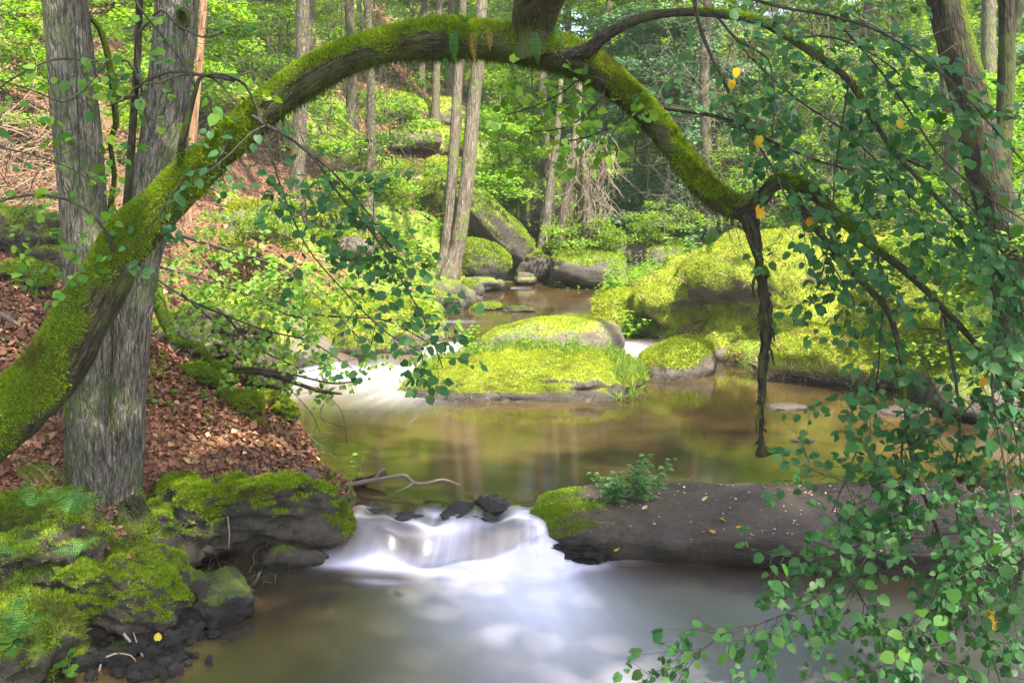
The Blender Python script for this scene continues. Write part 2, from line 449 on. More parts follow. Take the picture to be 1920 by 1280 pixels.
# ------------------------------------------------------------------ water: one sheet, three levels
def water_material():
    m, nt = new_mat("brown_stream_water"); b = NB(nt)
    tc = b.n("ShaderNodeTexCoord"); uv = tc.outputs["UV"]; ob = tc.outputs["Object"]
    fo = b.attr("foam_sheen"); gl = b.attr("veil")
    st = b.noise(b.mapping(uv, (16, .8, 1)), 1.0, 3, .5)
    st2 = b.noise(b.mapping(uv, (50, 1.2, 1)), 1.0, 2, .5)
    s = b.math('ADD', b.math('MULTIPLY', st, .7), b.math('MULTIPLY', st2, .25))
    f = b.math('MULTIPLY', fo, b.math('MULTIPLY_ADD', b.range(s, .15, .9), 1.0, .5), clamp=True)
    thin = b.math('MULTIPLY', gl, b.range(s, .56, .70), clamp=True)
    f = b.math('ADD', f, b.math('MULTIPLY', thin, .35), clamp=True)
    bedn = b.noise(ob, .8, 3, .5)
    body = b.mix(b.range(bedn, .35, .7), (.020, .013, .005), (.070, .047, .017))
    col = b.mix(f, body, (.60, .57, .68))  # violet tint: foam with sky sheen mixed into the colour
    rough = b.math('MULTIPLY_ADD', b.math('MAXIMUM', f, b.attr("churn")), .17, .085)
    h = b.math('ADD', b.noise(b.mapping(uv, (5, .8, 1)), 1.0, 3, .5), b.math('MULTIPLY', b.noise(b.mapping(ob, (3, 14, 1)), 1.0, 2, .5), .25))
    nrm = b.bump(h, .045, .03)
    x = b.n("ShaderNodeBsdfPrincipled")
    b.link(col, x.inputs["Base Color"]); b.link(rough, x.inputs["Roughness"]); b.link(nrm, x.inputs["Normal"])
    x.inputs["IOR"].default_value = 1.45; b.link(b.math('MULTIPLY_ADD', f, -.85, .95, clamp=True), x.inputs["Specular IOR Level"])
    b.out(x.outputs[0]); return m
wx = warp(-6, 12, -3.2, 3.2, 250, 60, 1.4)
wy = np.concatenate([np.linspace(1.5, 4.2, 26)[:-1], np.linspace(4.2, 5.6, 46)[:-1], np.linspace(5.6, 6.6, 84)[:-1], np.linspace(6.6, 13, 130)[:-1], np.linspace(13, 19.9, 60)])
def wz(x, y):
    z = level(y, x)
    fall = sstep(5.8, 5.95, y) * sstep(6.5, 6.2, y)
    z = z + fall * (.030 * np.sin(x * 5.2 + 1.0) + .016 * np.sin(x * 13 + y * 2))
    lipr = np.exp(-((y - 6.32) / .16) ** 2) * (x > -1.4) * (x < .7)
    z = z + lipr * (.018 * np.sin(x * 17) + .012 * np.sin(x * 31 + 2))
    up = np.exp(-((y - 11.9) / .3) ** 2) * .03 * np.sin(x * 11)
    z = z + up - .03 * np.exp(-((y - 5.72) / .12) ** 2) * sstep(.9, .4, np.abs(x + .3))
    return z
V, F = grid(wx, wy, wz)
x, y = V[:, 0], V[:, 1]
foam_sheen = np.zeros(len(x))
def G(a, c, w): return np.exp(-((a - c) / w) ** 2)
# foot of the lower fall and the fan that runs from it
foot = sstep(.66, .42, np.abs(x + .3) - .32) 
foam_sheen += .95 * G(y, 5.86 + .02 * np.sin(x * 5), .075) * foot
d = np.maximum(5.91 - y, 0)
xc = .0 + .16 * d
foam_sheen += 1.7 * np.exp(-((x - xc) / (.32 + .24 * d)) ** 2) * np.exp(-(d / 1.0) ** 1.4) * sstep(5.96, 5.86, y)
foam_sheen += .30 * np.exp(-((x + .2) / .8) ** 2) * np.exp(-(d / .25)) * sstep(5.96, 5.86, y)
foam_sheen += .10 * np.exp(-((x - .45) / 1.0) ** 2) * sstep(5.85, 5.4, y)  # this and the next: blurred foam plus sky sheen painted as pale wash
foam_sheen += .07 * sstep(5.8, 4.9, y) * sstep(-.9, .9, x)
# the falling sheet: bright tongues
face = sstep(5.88, 5.99, y) * sstep(6.42, 6.2, y)
cols = .70 * G(x, -.42, .15) + .18 * G(x, -.9, .2) + .85 * G(x, .22 - (y - 5.9) * .5, .07) + .18 * G(x, -.05, .2) + .05
foam_sheen += face * cols * sstep(-1.5, -1.2, x)
foam_sheen += .75 * G(y, 6.17 + .03 * np.sin(x * 6), .035) * sstep(-1.35, -1.2, x) * sstep(.25, .1, x) * (.6 + .4 * np.sin(x * 9))
foam_sheen += .55 * G(y, 6.38, .05) * np.clip(np.sin(x * 12.5 + 1.4), 0, 1) * (x > -1.3) * (x < .55)
# upper fall left of the island boulders and its run-out to the left
foam_sheen += 1.0 * G(x, -.78, .24) * sstep(11.1, 11.5, y) * sstep(12.35, 12.1, y)
foam_sheen += .9 * np.exp(-((x + 1.75) / .8) ** 2 - ((y - 11.15) / .45) ** 2)
foam_sheen += .75 * np.exp(-((x + 1.2) / .5) ** 2 - ((y - 10.3) / .8) ** 2) * .6
foam_sheen += .3 * np.exp(-((x + 2.3) / .5) ** 2 - ((y - 10.4) / .7) ** 2)
# small fall on the right of them
foam_sheen += .9 * G(x, 1.42, .28) * G(y, 12.0, .25)
foam_sheen += .35 * G(x, 1.9, .3) * G(y, 11.6, .3)
# far riffle
foam_sheen += .5 * G(y, 18.3, .15) * sstep(.6, -.2, x) * (np.sin(x * 9) > -.2)
foam_sheen += .30 * G(y, 14.0, .1) * G(x, -.9, .35)
veil = .40 * sstep(6.6, 7.5, y) * sstep(10.6, 8.8, y) * sstep(.1, -1.2, x)
veil += .25 * sstep(12.6, 13, y)
# flow coordinates: across, along
lo = y < 6.7
cx, cy = np.where(lo, -.1, np.where(y < 12.3, -.2, 0.)), np.where(lo, 7.9, np.where(y < 12.3, 13.6, 40.0))
ang = np.arctan2(x - cx, cy - y); rr = np.hypot(x - cx, cy - y)
sw = .25 * fbm2(x, y, .5, 2, 41)
U = ang * np.where(y < 5.85, .22, np.where(lo, .8, np.where(y < 12.3, 1.6, 12.))) + sw * .25; Vv = rr * .6 + sw
uv = np.stack([U[F.ravel()], Vv[F.ravel()]], 1)
link("stream_water", mesh_np("stream_water", V, [F], uv, {"foam_sheen": np.clip(foam_sheen, 0, 1.3), "veil": veil, "churn": .8 * sstep(6.2, 5.9, y)}, True, [water_material()]), kind="structure")

# ------------------------------------------------------------------ moss fur 
def tri_of(F):
    F = np.asarray(F)
    return F if F.shape[1] == 3 else np.vstack([F[:, [0, 1, 2]], F[:, [0, 2, 3]]])
def scatter(V, F, w, n, rng=RNG):
    """n points on the surface, density by vertex weight w; returns points, normals"""
    T = tri_of(F); a, b, c = V[T[:, 0]], V[T[:, 1]], V[T[:, 2]]
    cr = np.cross(b - a, c - a); ar = np.linalg.norm(cr, axis=1) * .5
    p = ar * np.clip(w[T].mean(1), 0, None)
    if p.sum() <= 0 or n < 1: return np.zeros((0, 3)), np.zeros((0, 3))
    i = rng.choice(len(T), int(n), p=p / p.sum())
    r1 = np.sqrt(rng.random(len(i)))[:, None]; r2 = rng.random(len(i))[:, None]
    P = a[i] * (1 - r1) + b[i] * r1 * (1 - r2) + c[i] * r1 * r2
    return P, norm(cr[i])
def surf_area(V, F, w):
    T = tri_of(F); a, b, c = V[T[:, 0]], V[T[:, 1]], V[T[:, 2]]
    return float((np.linalg.norm(np.cross(b - a, c - a), axis=1) * .5 * (w[T].mean(1) > 0)).sum())
def facing(P, N, Y0=H):
    """blades only where they can show, also from a step aside"""
    d = norm(np.array([0, 0, H]) - P); return (N * d).sum(1) > -.45
def blade_mesh(name, P, N, ln, wd, mat, lean=.6, up=.25, seed=0):
    r = np.random.default_rng(seed); n = len(P)
    D = norm(N + r.normal(0, lean, (n, 3)) + np.array([0, 0, up]))
    L = ln * r.uniform(.5, 1.4, (n, 1)); S = norm(np.cross(D, r.normal(0, 1, (n, 3)))) * wd * r.uniform(.6, 1.3, (n, 1))
    V = np.stack([P - S - D * L * .15, P + S - D * L * .15, P + D * L], 1).reshape(-1, 3)
    return mesh_np(name, V, [np.arange(3 * n).reshape(-1, 3)], None, None, False, [mat])

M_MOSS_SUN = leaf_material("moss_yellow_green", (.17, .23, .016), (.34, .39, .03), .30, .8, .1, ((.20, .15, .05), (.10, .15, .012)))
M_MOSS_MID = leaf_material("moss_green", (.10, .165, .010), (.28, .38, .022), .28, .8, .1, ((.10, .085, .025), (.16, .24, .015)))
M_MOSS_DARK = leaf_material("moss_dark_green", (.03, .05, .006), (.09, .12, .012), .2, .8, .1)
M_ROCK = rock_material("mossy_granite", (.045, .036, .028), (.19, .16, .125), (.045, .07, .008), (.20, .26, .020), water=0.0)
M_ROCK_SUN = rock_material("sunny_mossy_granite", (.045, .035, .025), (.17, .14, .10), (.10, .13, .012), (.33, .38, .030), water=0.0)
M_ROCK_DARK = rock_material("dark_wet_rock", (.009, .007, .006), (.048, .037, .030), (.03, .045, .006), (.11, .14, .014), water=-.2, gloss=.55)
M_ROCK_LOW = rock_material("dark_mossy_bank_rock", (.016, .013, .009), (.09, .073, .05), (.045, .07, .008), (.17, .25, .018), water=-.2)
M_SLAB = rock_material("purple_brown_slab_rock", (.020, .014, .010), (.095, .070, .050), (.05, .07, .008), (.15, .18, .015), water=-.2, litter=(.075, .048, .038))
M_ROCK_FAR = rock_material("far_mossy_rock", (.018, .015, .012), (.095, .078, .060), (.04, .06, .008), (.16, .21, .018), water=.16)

import bmesh
def ico(sub):
    bm = bmesh.new(); bmesh.ops.create_icosphere(bm, subdivisions=sub, radius=1)
    V = np.array([v.co[:] for v in bm.verts]); F = np.array([[v.index for v in f.verts] for f in bm.faces]); bm.free()
    return V, F
ICO = {s: ico(s) for s in (2, 3, 4, 5, 6)}
def vnormals(V, F):
    T = tri_of(F); cr = np.cross(V[T[:, 1]] - V[T[:, 0]], V[T[:, 2]] - V[T[:, 0]])
    N = np.zeros_like(V)
    for k in range(3):
        for a in range(3): N[:, a] += np.bincount(T[:, k], cr[:, a], len(V))
    return norm(N)
def boulder(name, label, c, r, rot=0.0, seed=0, sub=5, moss=.5, rock=None, blades=0, bl=.02, bw=.004, bmat=None, rough=.10, box=.75, cat="boulder", group=None, tilt=0.0, roll=0.0, side=0.0, warpf=None, under=0.0, flat=None, parent=None, crag=.8, backbare=None):
    V0, F = ICO[sub]
    V = np.sign(V0) * np.abs(V0) ** box
    V = V / np.max(np.abs(V), axis=0)
    V = V * (1 + .32 * rough / .10 * fbm(V0 + seed * 3.1, 1.15, 3, seed)[:, None] * .8)
    V = V * np.asarray(r)
    if warpf is not None: V = warpf(V)
    nn = vnormals(V, F)
    s = float(np.mean(r))
    V = V + nn * (rough * s * fbm(V / s + seed, 3.3, 4, seed + 3)[:, None] + .22 * rough * s * fbm(V / s + seed, 11, 3, seed + 5)[:, None])
    if moss > .55:
        V = V + nn * (.05 * fbm(V, 5.5, 3, seed + 21) + .022 * fbm(V, 15, 2, seed + 22))[:, None] * min(1, s)
    if rock is M_SLAB and r[0] > 1: crag = .10
    if rock in (M_ROCK_DARK, M_ROCK_LOW) or (rock is M_SLAB and r[0] > 1):      # broken, flaking stone
        cr = np.abs(fbm(V / s * np.array([1, 1, 2.2]) + seed, 2.6, 3, seed + 11)); cr2 = np.abs(fbm(V * np.array([1, 1, 1.8]) + seed, 14, 3, seed + 12))
        V = V + nn * ((.16 - cr) * s * .55 * crag + (.12 - cr2) * .05 * crag)[:, None]
    Rm = Matrix.Rotation(rot, 3, 'Z') @ Matrix.Rotation(tilt, 3, 'X') @ Matrix.Rotation(roll, 3, 'Y')
    V = V @ np.array(Rm).T + np.asarray(c)
    N = vnormals(V, F)
    m = moss + .55 * (N[:, 2] - .45) + .55 * fbm(V, 1.7 / max(s, .25) * .6, 4, seed + 9) + side * N[:, 0] - under * (V[:, 2] < c[2] - .25 * r[2])
    if flat is not None: m = np.where(V[:, 2] < flat, m - 1, m)
    if backbare is not None: m = m - .55 * sstep(backbare - .06, backbare + .06, V[:, 1] + .05 * fbm(V, 4, 2, 9)) * (N[:, 2] > .3)
    t = thing(name, label, cat, c, group)
    me = mesh_np("rock", V, [F], None, {"moss": m}, True, [rock or M_ROCK])
    o = link("rock", me, t)
    if blades:
        w = np.clip((m - .42) * 3, 0, 1) ** .6 * (facing(V, N))
        P, Nn = scatter(V, F, w, blades, np.random.default_rng(seed + 77))
        k = P[:, 2] > -.19
        link("moss", blade_mesh("moss", P[k], Nn[k], bl, bw, bmat or M_MOSS_MID, seed=seed), t, kind="stuff")
    return t, V, F, m, N

ROCKS = {}
# island boulder in the pool and its neighbours
def isl(V):
    V = V.copy(); V[:, 2] *= np.where(V[:, 2] > 0, 1.0, .9); V[:, 0] += V[:, 2] * .25
    V[:, 2] -= .10 * (V[:, 0] / 1.2) ** 2
    V[:, 2] += .05 * V[:, 1] / .8
    return V
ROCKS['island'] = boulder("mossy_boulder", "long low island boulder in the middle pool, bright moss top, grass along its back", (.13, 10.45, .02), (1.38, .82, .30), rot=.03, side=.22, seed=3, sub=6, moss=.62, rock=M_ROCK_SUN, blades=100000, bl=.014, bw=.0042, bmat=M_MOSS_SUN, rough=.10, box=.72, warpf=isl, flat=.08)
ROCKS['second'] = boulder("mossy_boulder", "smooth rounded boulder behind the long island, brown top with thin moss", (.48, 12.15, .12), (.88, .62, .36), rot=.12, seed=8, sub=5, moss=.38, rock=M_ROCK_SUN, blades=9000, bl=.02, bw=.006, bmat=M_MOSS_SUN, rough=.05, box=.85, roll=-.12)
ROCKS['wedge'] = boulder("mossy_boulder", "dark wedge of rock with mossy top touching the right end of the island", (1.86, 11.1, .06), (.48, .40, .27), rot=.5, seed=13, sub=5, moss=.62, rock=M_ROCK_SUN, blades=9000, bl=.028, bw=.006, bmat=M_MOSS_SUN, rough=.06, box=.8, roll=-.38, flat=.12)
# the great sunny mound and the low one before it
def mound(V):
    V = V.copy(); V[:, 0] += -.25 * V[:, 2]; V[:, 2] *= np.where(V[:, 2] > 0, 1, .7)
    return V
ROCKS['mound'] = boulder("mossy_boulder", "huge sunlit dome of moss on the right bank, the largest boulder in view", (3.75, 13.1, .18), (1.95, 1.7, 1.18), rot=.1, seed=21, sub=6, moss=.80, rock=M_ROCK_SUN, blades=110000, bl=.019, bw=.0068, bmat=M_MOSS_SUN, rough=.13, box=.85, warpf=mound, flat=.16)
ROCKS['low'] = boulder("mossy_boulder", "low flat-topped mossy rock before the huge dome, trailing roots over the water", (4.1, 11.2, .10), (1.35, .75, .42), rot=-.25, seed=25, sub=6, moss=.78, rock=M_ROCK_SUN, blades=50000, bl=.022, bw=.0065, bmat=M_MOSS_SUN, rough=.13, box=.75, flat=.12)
boulder("mossy_boulder", "rounded mossy shoulder rising behind the huge dome on its right", (5.6, 13.6, .5), (1.4, 1.2, 1.0), seed=27, sub=5, moss=.7, rock=M_ROCK_SUN, blades=22000, bl=.03, bw=.009, bmat=M_MOSS_SUN, rough=.12)
boulder("mossy_boulder", "shaded side boulder with thick grass on it left of the huge moss dome", (1.75, 13.6, .22), (.62, .8, .42), seed=31, sub=5, moss=.72, rock=M_ROCK_SUN, blades=12000, bl=.04, bw=.007, bmat=M_MOSS_SUN, rough=.10)
boulder("mossy_boulder", "low boulder buried in leaves at the right shore of the pool", (4.9, 9.4, .05), (.9, .9, .42), seed=35, sub=5, moss=.4, rock=M_ROCK, blades=6000, bl=.03, bw=.006, rough=.1)
# left boulders of the middle pool
ROCKS['lb'] = boulder("mossy_boulder", "broad round-topped boulder on the left shore beside the upper fall", (-1.95, 12.75, .18), (1.08, .75, .55), rot=-.05, seed=41, sub=6, moss=.62, rock=M_ROCK_SUN, blades=34000, bl=.022, bw=.006, bmat=M_MOSS_SUN, rough=.06, box=.78, flat=.12)
boulder("mossy_boulder", "pinkish sloping slab of bare rock on the left shore below the hillside", (-3.15, 12.0, .25), (.95, .75, .42), rot=-.5, seed=44, sub=5, moss=.25, rock=M_ROCK_SUN, blades=3000, rough=.06, box=.7, roll=.38)
boulder("mossy_boulder", "dark pocket rock at the water between the pink slab and the broad boulder", (-2.75, 11.55, .02), (.35, .3, .2), seed=46, sub=4, moss=.3, rock=M_ROCK_DARK, rough=.1)
for i, (px, py, Yb, rx, rz, mm, lab) in enumerate([
        (835, 572, 15.2, .36, .24, .45, "round brown-green boulder standing in the upper stream, left side"),
        (880, 545, 17.0, .24, .20, .4, "small pale rounded stone behind the round boulder in the upper stream"),
        (910, 577, 15.4, .27, .07, .5, "flat green stone just out of the water beside the round boulder"),
        (878, 566, 15.9, .22, .09, .1, "flat bare grey stone beside the round boulder"),
        (975, 579, 15.2, .27, .05, .35, "flat brown stone awash in the middle of the upper stream"),
        (790, 560, 15.6, .75, .32, .4, "long pale slab behind the broad boulder on the left shore"),
        (905, 533, 18.0, .35, .14, .3, "dark low stone at the far end of the upper stream"),
        (985, 524, 18.9, .22, .12, .2, "upright dark stone at the foot of the far rocks"),
        (1000, 500, 19.4, .32, .30, .45, "tall dark stone under the leaning slab")]):
    p = Pd(px, py, Yb)
    boulder("stream_stone", lab, (p[0], p[1], p[2] - .01), (rx, rx * .8, rz), seed=50 + i, sub=4, moss=mm, rock=M_ROCK_FAR, blades=1500 if mm > .38 else 0, bl=.025, bw=.007, bmat=M_MOSS_MID, rough=.17, cat="stone")
# far rocks round the dark hollow
far = [
    (1105, 503, 18.6, (.72, .55, .30), .0, .34, .72, "flat-topped oblong boulder at the far end of the stream, dark underside", .12, 0),
    (925, 425, 19.6, (.34, .6, 1.0), .35, .85, .6, "long mossy slab leaning across the dark hollow in the far rocks", 0, -.78),
    (1180, 492, 19.8, (.62, .6, .42), .3, .32, .8, "dark brown boulder behind the oblong one at the far end", 0, 0),
    (1280, 497, 18.8, (.75, .6, .34), -.1, .35, .8, "low humped boulder right of the oblong one, weeds growing before it", 0, .1),
    (900, 490, 18.6, (.55, .5, .42), .2, .66, .85, "rounded mossy hump at the left of the dark hollow", 0, .3),
    (1050, 470, 20.0, (.42, .4, .36), .5, .5, .8, "small angular mossy rock above the oblong boulder", 0, .5),
    (985, 380, 21.5, (1.0, .8, .9), .2, .8, .85, "big dark-green mossy block behind the leaning slab", 0, 0),
    (860, 385, 21.8, (.9, .8, .75), .6, .8, .85, "mossy block roofing the left side of the dark hollow", 0, .1),
]
for i, (px, py, Yb, r, rot, mm, bx, lab, tl, rl) in enumerate(far):
    p = Pd(px, py, Yb)
    boulder("mossy_boulder", lab, p, r, rot=rot, seed=70 + i, sub=5, moss=mm, rock=M_ROCK_FAR, blades=9000 if mm > .4 else 3500, bl=.035, bw=.010, bmat=M_MOSS_MID, rough=.07, box=bx, tilt=tl, roll=rl)
# mossy outcrops up the left hillside
for i, (px, py, Yb, r, lab) in enumerate([
        (790, 250, 31, (1.3, .9, .55), "yellow mossy outcrop highest on the sunlit hillside"),
        (815, 285, 28, (1.1, .9, .5), "yellow mossy outcrop just under the highest one"),
        (770, 300, 27, (1.4, .8, .3), "pale bare ledge of rock on the sunlit hillside"),
        (850, 320, 26, (1.0, .8, .5), "moss-covered ledge behind the paired grey trunks"),
        (720, 290, 30, (.9, .8, .45), "small mossy rock left of the pale ledge"),
        (700, 380, 22, (.8, .6, .3), "flat litter-strewn rock low on the sunlit hillside"),
        (600, 455, 17, (.7, .5, .3), "mossy rock on the slope above the broad left boulder"),
        (480, 500, 14, (.6, .5, .3), "half-buried rock on the slope behind the hanging twigs"),
        (640, 490, 15.5, (.6, .4, .22), "flat pink-brown rock on the slope above the stream")]):
    p = Pd(px, py, Yb); zz = float(terr(p[0], p[1]))
    boulder("mossy_outcrop", lab, (p[0], p[1], zz + .1 * r[2]), r, rot=i * .7, seed=90 + i, sub=5, moss=.75 if "moss" in lab else .3, rock=M_ROCK_SUN, blades=5000, bl=.05, bw=.016, bmat=M_MOSS_SUN, rough=.1, cat="rock")

# near left bank
def over(V):
    V = V.copy(); lo = V[:, 2] < 0
    V[:, 1] += np.where(lo, -V[:, 2] * .7, 0); V[:, 0] -= np.where(lo, -V[:, 2] * .7, 0); return V
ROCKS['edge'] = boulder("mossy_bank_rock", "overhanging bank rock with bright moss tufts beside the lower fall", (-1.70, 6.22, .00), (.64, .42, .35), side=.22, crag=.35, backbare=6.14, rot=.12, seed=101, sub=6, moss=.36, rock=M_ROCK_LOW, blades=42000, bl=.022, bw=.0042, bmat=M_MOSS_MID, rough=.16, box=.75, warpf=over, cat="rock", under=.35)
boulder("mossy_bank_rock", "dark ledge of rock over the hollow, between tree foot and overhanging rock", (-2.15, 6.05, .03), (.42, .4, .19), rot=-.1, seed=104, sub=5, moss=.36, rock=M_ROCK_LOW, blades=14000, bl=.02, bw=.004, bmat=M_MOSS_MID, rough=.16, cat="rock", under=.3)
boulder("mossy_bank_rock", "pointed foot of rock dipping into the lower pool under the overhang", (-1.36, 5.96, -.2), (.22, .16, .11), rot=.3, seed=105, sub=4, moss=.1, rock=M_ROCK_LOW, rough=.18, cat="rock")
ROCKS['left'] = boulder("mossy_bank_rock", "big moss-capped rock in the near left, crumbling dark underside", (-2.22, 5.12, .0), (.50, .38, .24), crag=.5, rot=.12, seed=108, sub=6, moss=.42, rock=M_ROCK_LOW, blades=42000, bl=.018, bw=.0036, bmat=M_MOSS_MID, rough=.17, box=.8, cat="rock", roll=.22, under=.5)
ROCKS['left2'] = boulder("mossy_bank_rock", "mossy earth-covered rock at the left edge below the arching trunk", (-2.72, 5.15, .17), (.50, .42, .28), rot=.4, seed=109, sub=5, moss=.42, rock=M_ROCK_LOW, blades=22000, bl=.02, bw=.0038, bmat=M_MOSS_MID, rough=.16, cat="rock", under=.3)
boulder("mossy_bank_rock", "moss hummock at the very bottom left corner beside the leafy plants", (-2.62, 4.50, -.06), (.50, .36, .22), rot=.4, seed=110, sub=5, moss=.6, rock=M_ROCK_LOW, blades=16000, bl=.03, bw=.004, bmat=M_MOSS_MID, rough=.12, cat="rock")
low = [(390, 1140, -.14, (.27, .2, .13), "dark smooth rock lying at the water between the near left rocks"),
       (355, 1165, -.16, (.12, .09, .06), "small oval stone leaning on the dark smooth rock"),
       (225, 1140, -.12, (.44, .22, .15), "long crumbly dark rock under the moss-capped one"),
       (320, 1215, -.20, (.15, .12, .08), "broken black stone in the shallow edge, largest of the wet pile"),
       (250, 1240, -.22, (.18, .12, .09), "black wet stone in the pile by the near left corner"),
       (330, 1255, -.24, (.12, .09, .05), "lowest black wet stone of the near left pile"),
       (425, 1213, -.225, (.15, .19, .055), "brown stone just awash with water sliding over it"),
       (392, 1198, -.2, (.10, .05, .045), "flat black stone pushed up against the pale stick"),
       (145, 1257, -.18, (.12, .10, .08), "pale purple-grey stone in the near left corner"),
       (170, 1190, -.2, (.22, .18, .13), "dark brown stone under the leaf plants in the near left corner"),
       (325, 1120, -.06, (.07, .07, .12), "pale knobbly lump of rock between the two mossy rocks"),
       (490, 1118, -.24, (.2, .12, .07), "dark stone half under water in the hollow of the bank")]
for i, (px, py, z0, r, lab) in enumerate(low):
    p = Pz(px, py, z0)
    boulder("wet_stone", lab, (p[0], p[1] + r[1] * .5, z0), r, rot=(i * 1.3) % 3 - 1, seed=120 + i, sub=4, moss=.05 if i else .3, rock=M_ROCK_DARK, rough=.22 if i not in (0, 6) else .10, cat="stone", box=.7)
rngk = np.random.default_rng(8)
acc = Acc()
for i in range(260):
    p = Pz(rngk.uniform(150, 470), rngk.uniform(1165, 1275), -.175)
    if p[0] > -1.62 + rngk.normal(0, .05): continue
    V0, F0 = ICO[2]; s = rngk.uniform(.012, .045)
    acc.add(V0 * s * rngk.uniform(.5, 1.3, 3) * (1 + .3 * vnoise(V0 * 1.7 + i, 3)[:, None]) + p + [0, 0, .01], F0)
link("wet_pebbles", acc.mesh("wet_pebbles", [M_ROCK_DARK], False), kind="stuff", label="black wet pebbles heaped at the near left water edge")

# moss-grown lumps in the litter slope
for px, py, Yb, r, rot, mm, dz, lab, rk, bm in [
        (375, 705, 7.6, (.30, .22, .10), -.5, .95, .0, "bright moss cushion on top of the litter slope under the mossy root", M_ROCK_LOW, M_MOSS_MID),
        (440, 745, 7.3, (.34, .13, .07), -.8, .95, .0, "long tongue of pale moss running down the litter slope", M_ROCK_LOW, M_MOSS_SUN),
        (467, 805, 7.1, (.11, .09, .04), -.6, .95, .0, "small round moss patch below the long moss tongue", M_ROCK_LOW, M_MOSS_SUN),
        (512, 760, 7.9, (.36, .12, .10), -1.0, .8, .0, "mossy rib of rock along the water edge of the litter slope", M_ROCK_LOW, M_MOSS_SUN),
        (400, 610, 8.5, (.52, .42, .30), -.4, .45, .0, "dark mossy block behind the mossy root at the head of the slope", M_ROCK_LOW, M_MOSS_MID),
        (470, 665, 8.4, (.36, .30, .22), -.6, .45, .0, "grey flaky rock at the water end of the dark mossy block", M_ROCK_LOW, M_MOSS_MID),
        (45, 470, 8.6, (.50, .45, .34), .3, .30, .0, "dark mossy rock on the slope at the left edge behind the grey tree", M_ROCK_LOW, M_MOSS_MID),
        (10, 560, 7.4, (.34, .30, .14), .1, .75, .0, "moss-topped lump in the litter at the left edge", M_ROCK_LOW, M_MOSS_MID)]:
    p = Pd(px, py, Yb); zt = float(terr(p[0], p[1])); z0 = zt + r[2] * .25
    if abs(z0 - p[2]) < .35: z0 = .5 * (z0 + p[2])
    boulder("mossy_lump", lab, (p[0], p[1], z0), r, rot=rot, seed=int(px), sub=5, moss=mm, rock=rk, blades=9000, bl=.020, bw=.0045, bmat=bm, rough=.10, cat="moss-grown rock")

# flat slab that holds back the pool on the right
def slab(V):
    V = V.copy()
    zr = .2
    V[:, 2] = np.where(V[:, 2] > 0, zr * .80 * np.tanh(V[:, 2] / zr * 1.7), V[:, 2]) * (1 - .10 * (V[:, 0] / 2.4))
    V[:, 1] += np.where(V[:, 1] < 0, .09 * fbm(V * np.array([1, 0, .6]), 2.1, 4, 19), 0)
    V[:, 2] += .045 * fbm(V * np.array([1, 1.6, 0]), 1.3, 3, 17) + .012 * fbm(V * np.array([1, 2.2, 0]), 5, 3, 18)
    V[:, 1] += -.10 * (V[:, 0] / 2.2) + .03 * np.sin(V[:, 0] * 3.3)
    V[:, 1] *= .92 + .10 * (V[:, 0] + 2.2) / 2.2
    return V
ROCKS['slab'] = boulder("rock_slab", "long flat purple-brown rock slab damming the pool on the right, scattered leaves", (2.50, 6.17, -.08), (2.44, .50, .19), tilt=.15, rot=-.015, seed=141, sub=6, moss=.12, rock=M_SLAB, blades=16000, bl=.010, bw=.003, bmat=M_MOSS_MID, rough=.035, box=.55, warpf=slab, cat="rock slab")
boulder("mossy_stone", "small bright mossy knob at the left tip of the long flat slab", (.50, 6.40, -.02), (.16, .12, .10), seed=143, sub=4, moss=.85, rock=M_ROCK_LOW, blades=7000, bl=.016, bw=.0035, bmat=M_MOSS_MID, rough=.09, cat="stone")
boulder("mossy_stone", "thin green moss cushion spread on the slab's left end", (.56, 6.14, -.045), (.17, .13, .06), seed=144, sub=4, moss=.55, rock=M_SLAB, blades=4000, bl=.010, bw=.003, bmat=M_MOSS_MID, rough=.07, cat="moss cushion")
for i, (px, py, r, lab) in enumerate([
        (700, 967, (.13, .09, .05), "wet dark stone at the left end of the fall's lip, leaves stuck on it"),
        (760, 968, (.10, .08, .04), "low glossy stone beside the left end of the fall's lip"),
        (865, 958, (.15, .12, .05), "glossy leaf-dotted stone in the middle of the fall's lip"),
        (925, 950, (.15, .12, .065), "tallest rippled black stone on the fall's lip"),
        (900, 970, (.12, .06, .05), "small dark stone below the tallest one on the lip"),
        (985, 962, (.11, .09, .05), "flat shiny stone right of the tallest one on the lip"),
        (1015, 960, (.11, .09, .04), "low stone on the lip where water slips to the right"),
        (1062, 985, (.07, .06, .05), "dark stone against the left tip of the slab")]):
    p = Pz(px, py, 0)
    boulder("wet_stone", lab, (p[0], p[1] + .04, -.03), r, rot=i * .6, seed=150 + i, sub=4, moss=-.5, rock=M_ROCK_DARK, rough=.16, cat="stone")
boulder("wet_stone", "broken dark wet foot of rock under the slab's left end", (.40, 6.03, -.13), (.26, .12, .09), seed=158, sub=5, moss=-.2, rock=M_ROCK_DARK, rough=.12, crag=1.2, cat="stone", rot=-.2)
for i, (px, py, r, z, lab) in enumerate([
        (1478, 764, (.20, .10, .035), 0, "dark flat rock awash in the pool behind the hanging stub"),
        (1505, 826, (.10, .05, .02), 0, "tiny flat rock breaking the pool surface, nearest of the awash rocks"),
        (1700, 775, (.30, .15, .06), 0, "pale wet rock at the right shore behind the hanging leaves"),
        (1480, 700, (.12, .08, .04), 0, "small pale rock at the foot of the low mossy rock"),
        (1325, 668, (.16, .1, .08), 0.02, "rusty little rock between the wedge rock and the moss dome")]):
    p = Pz(px, py, z)
    boulder("wet_stone", lab, p, r, seed=160 + i, sub=4, moss=-.3, rock=M_SLAB, rough=.12, cat="stone")
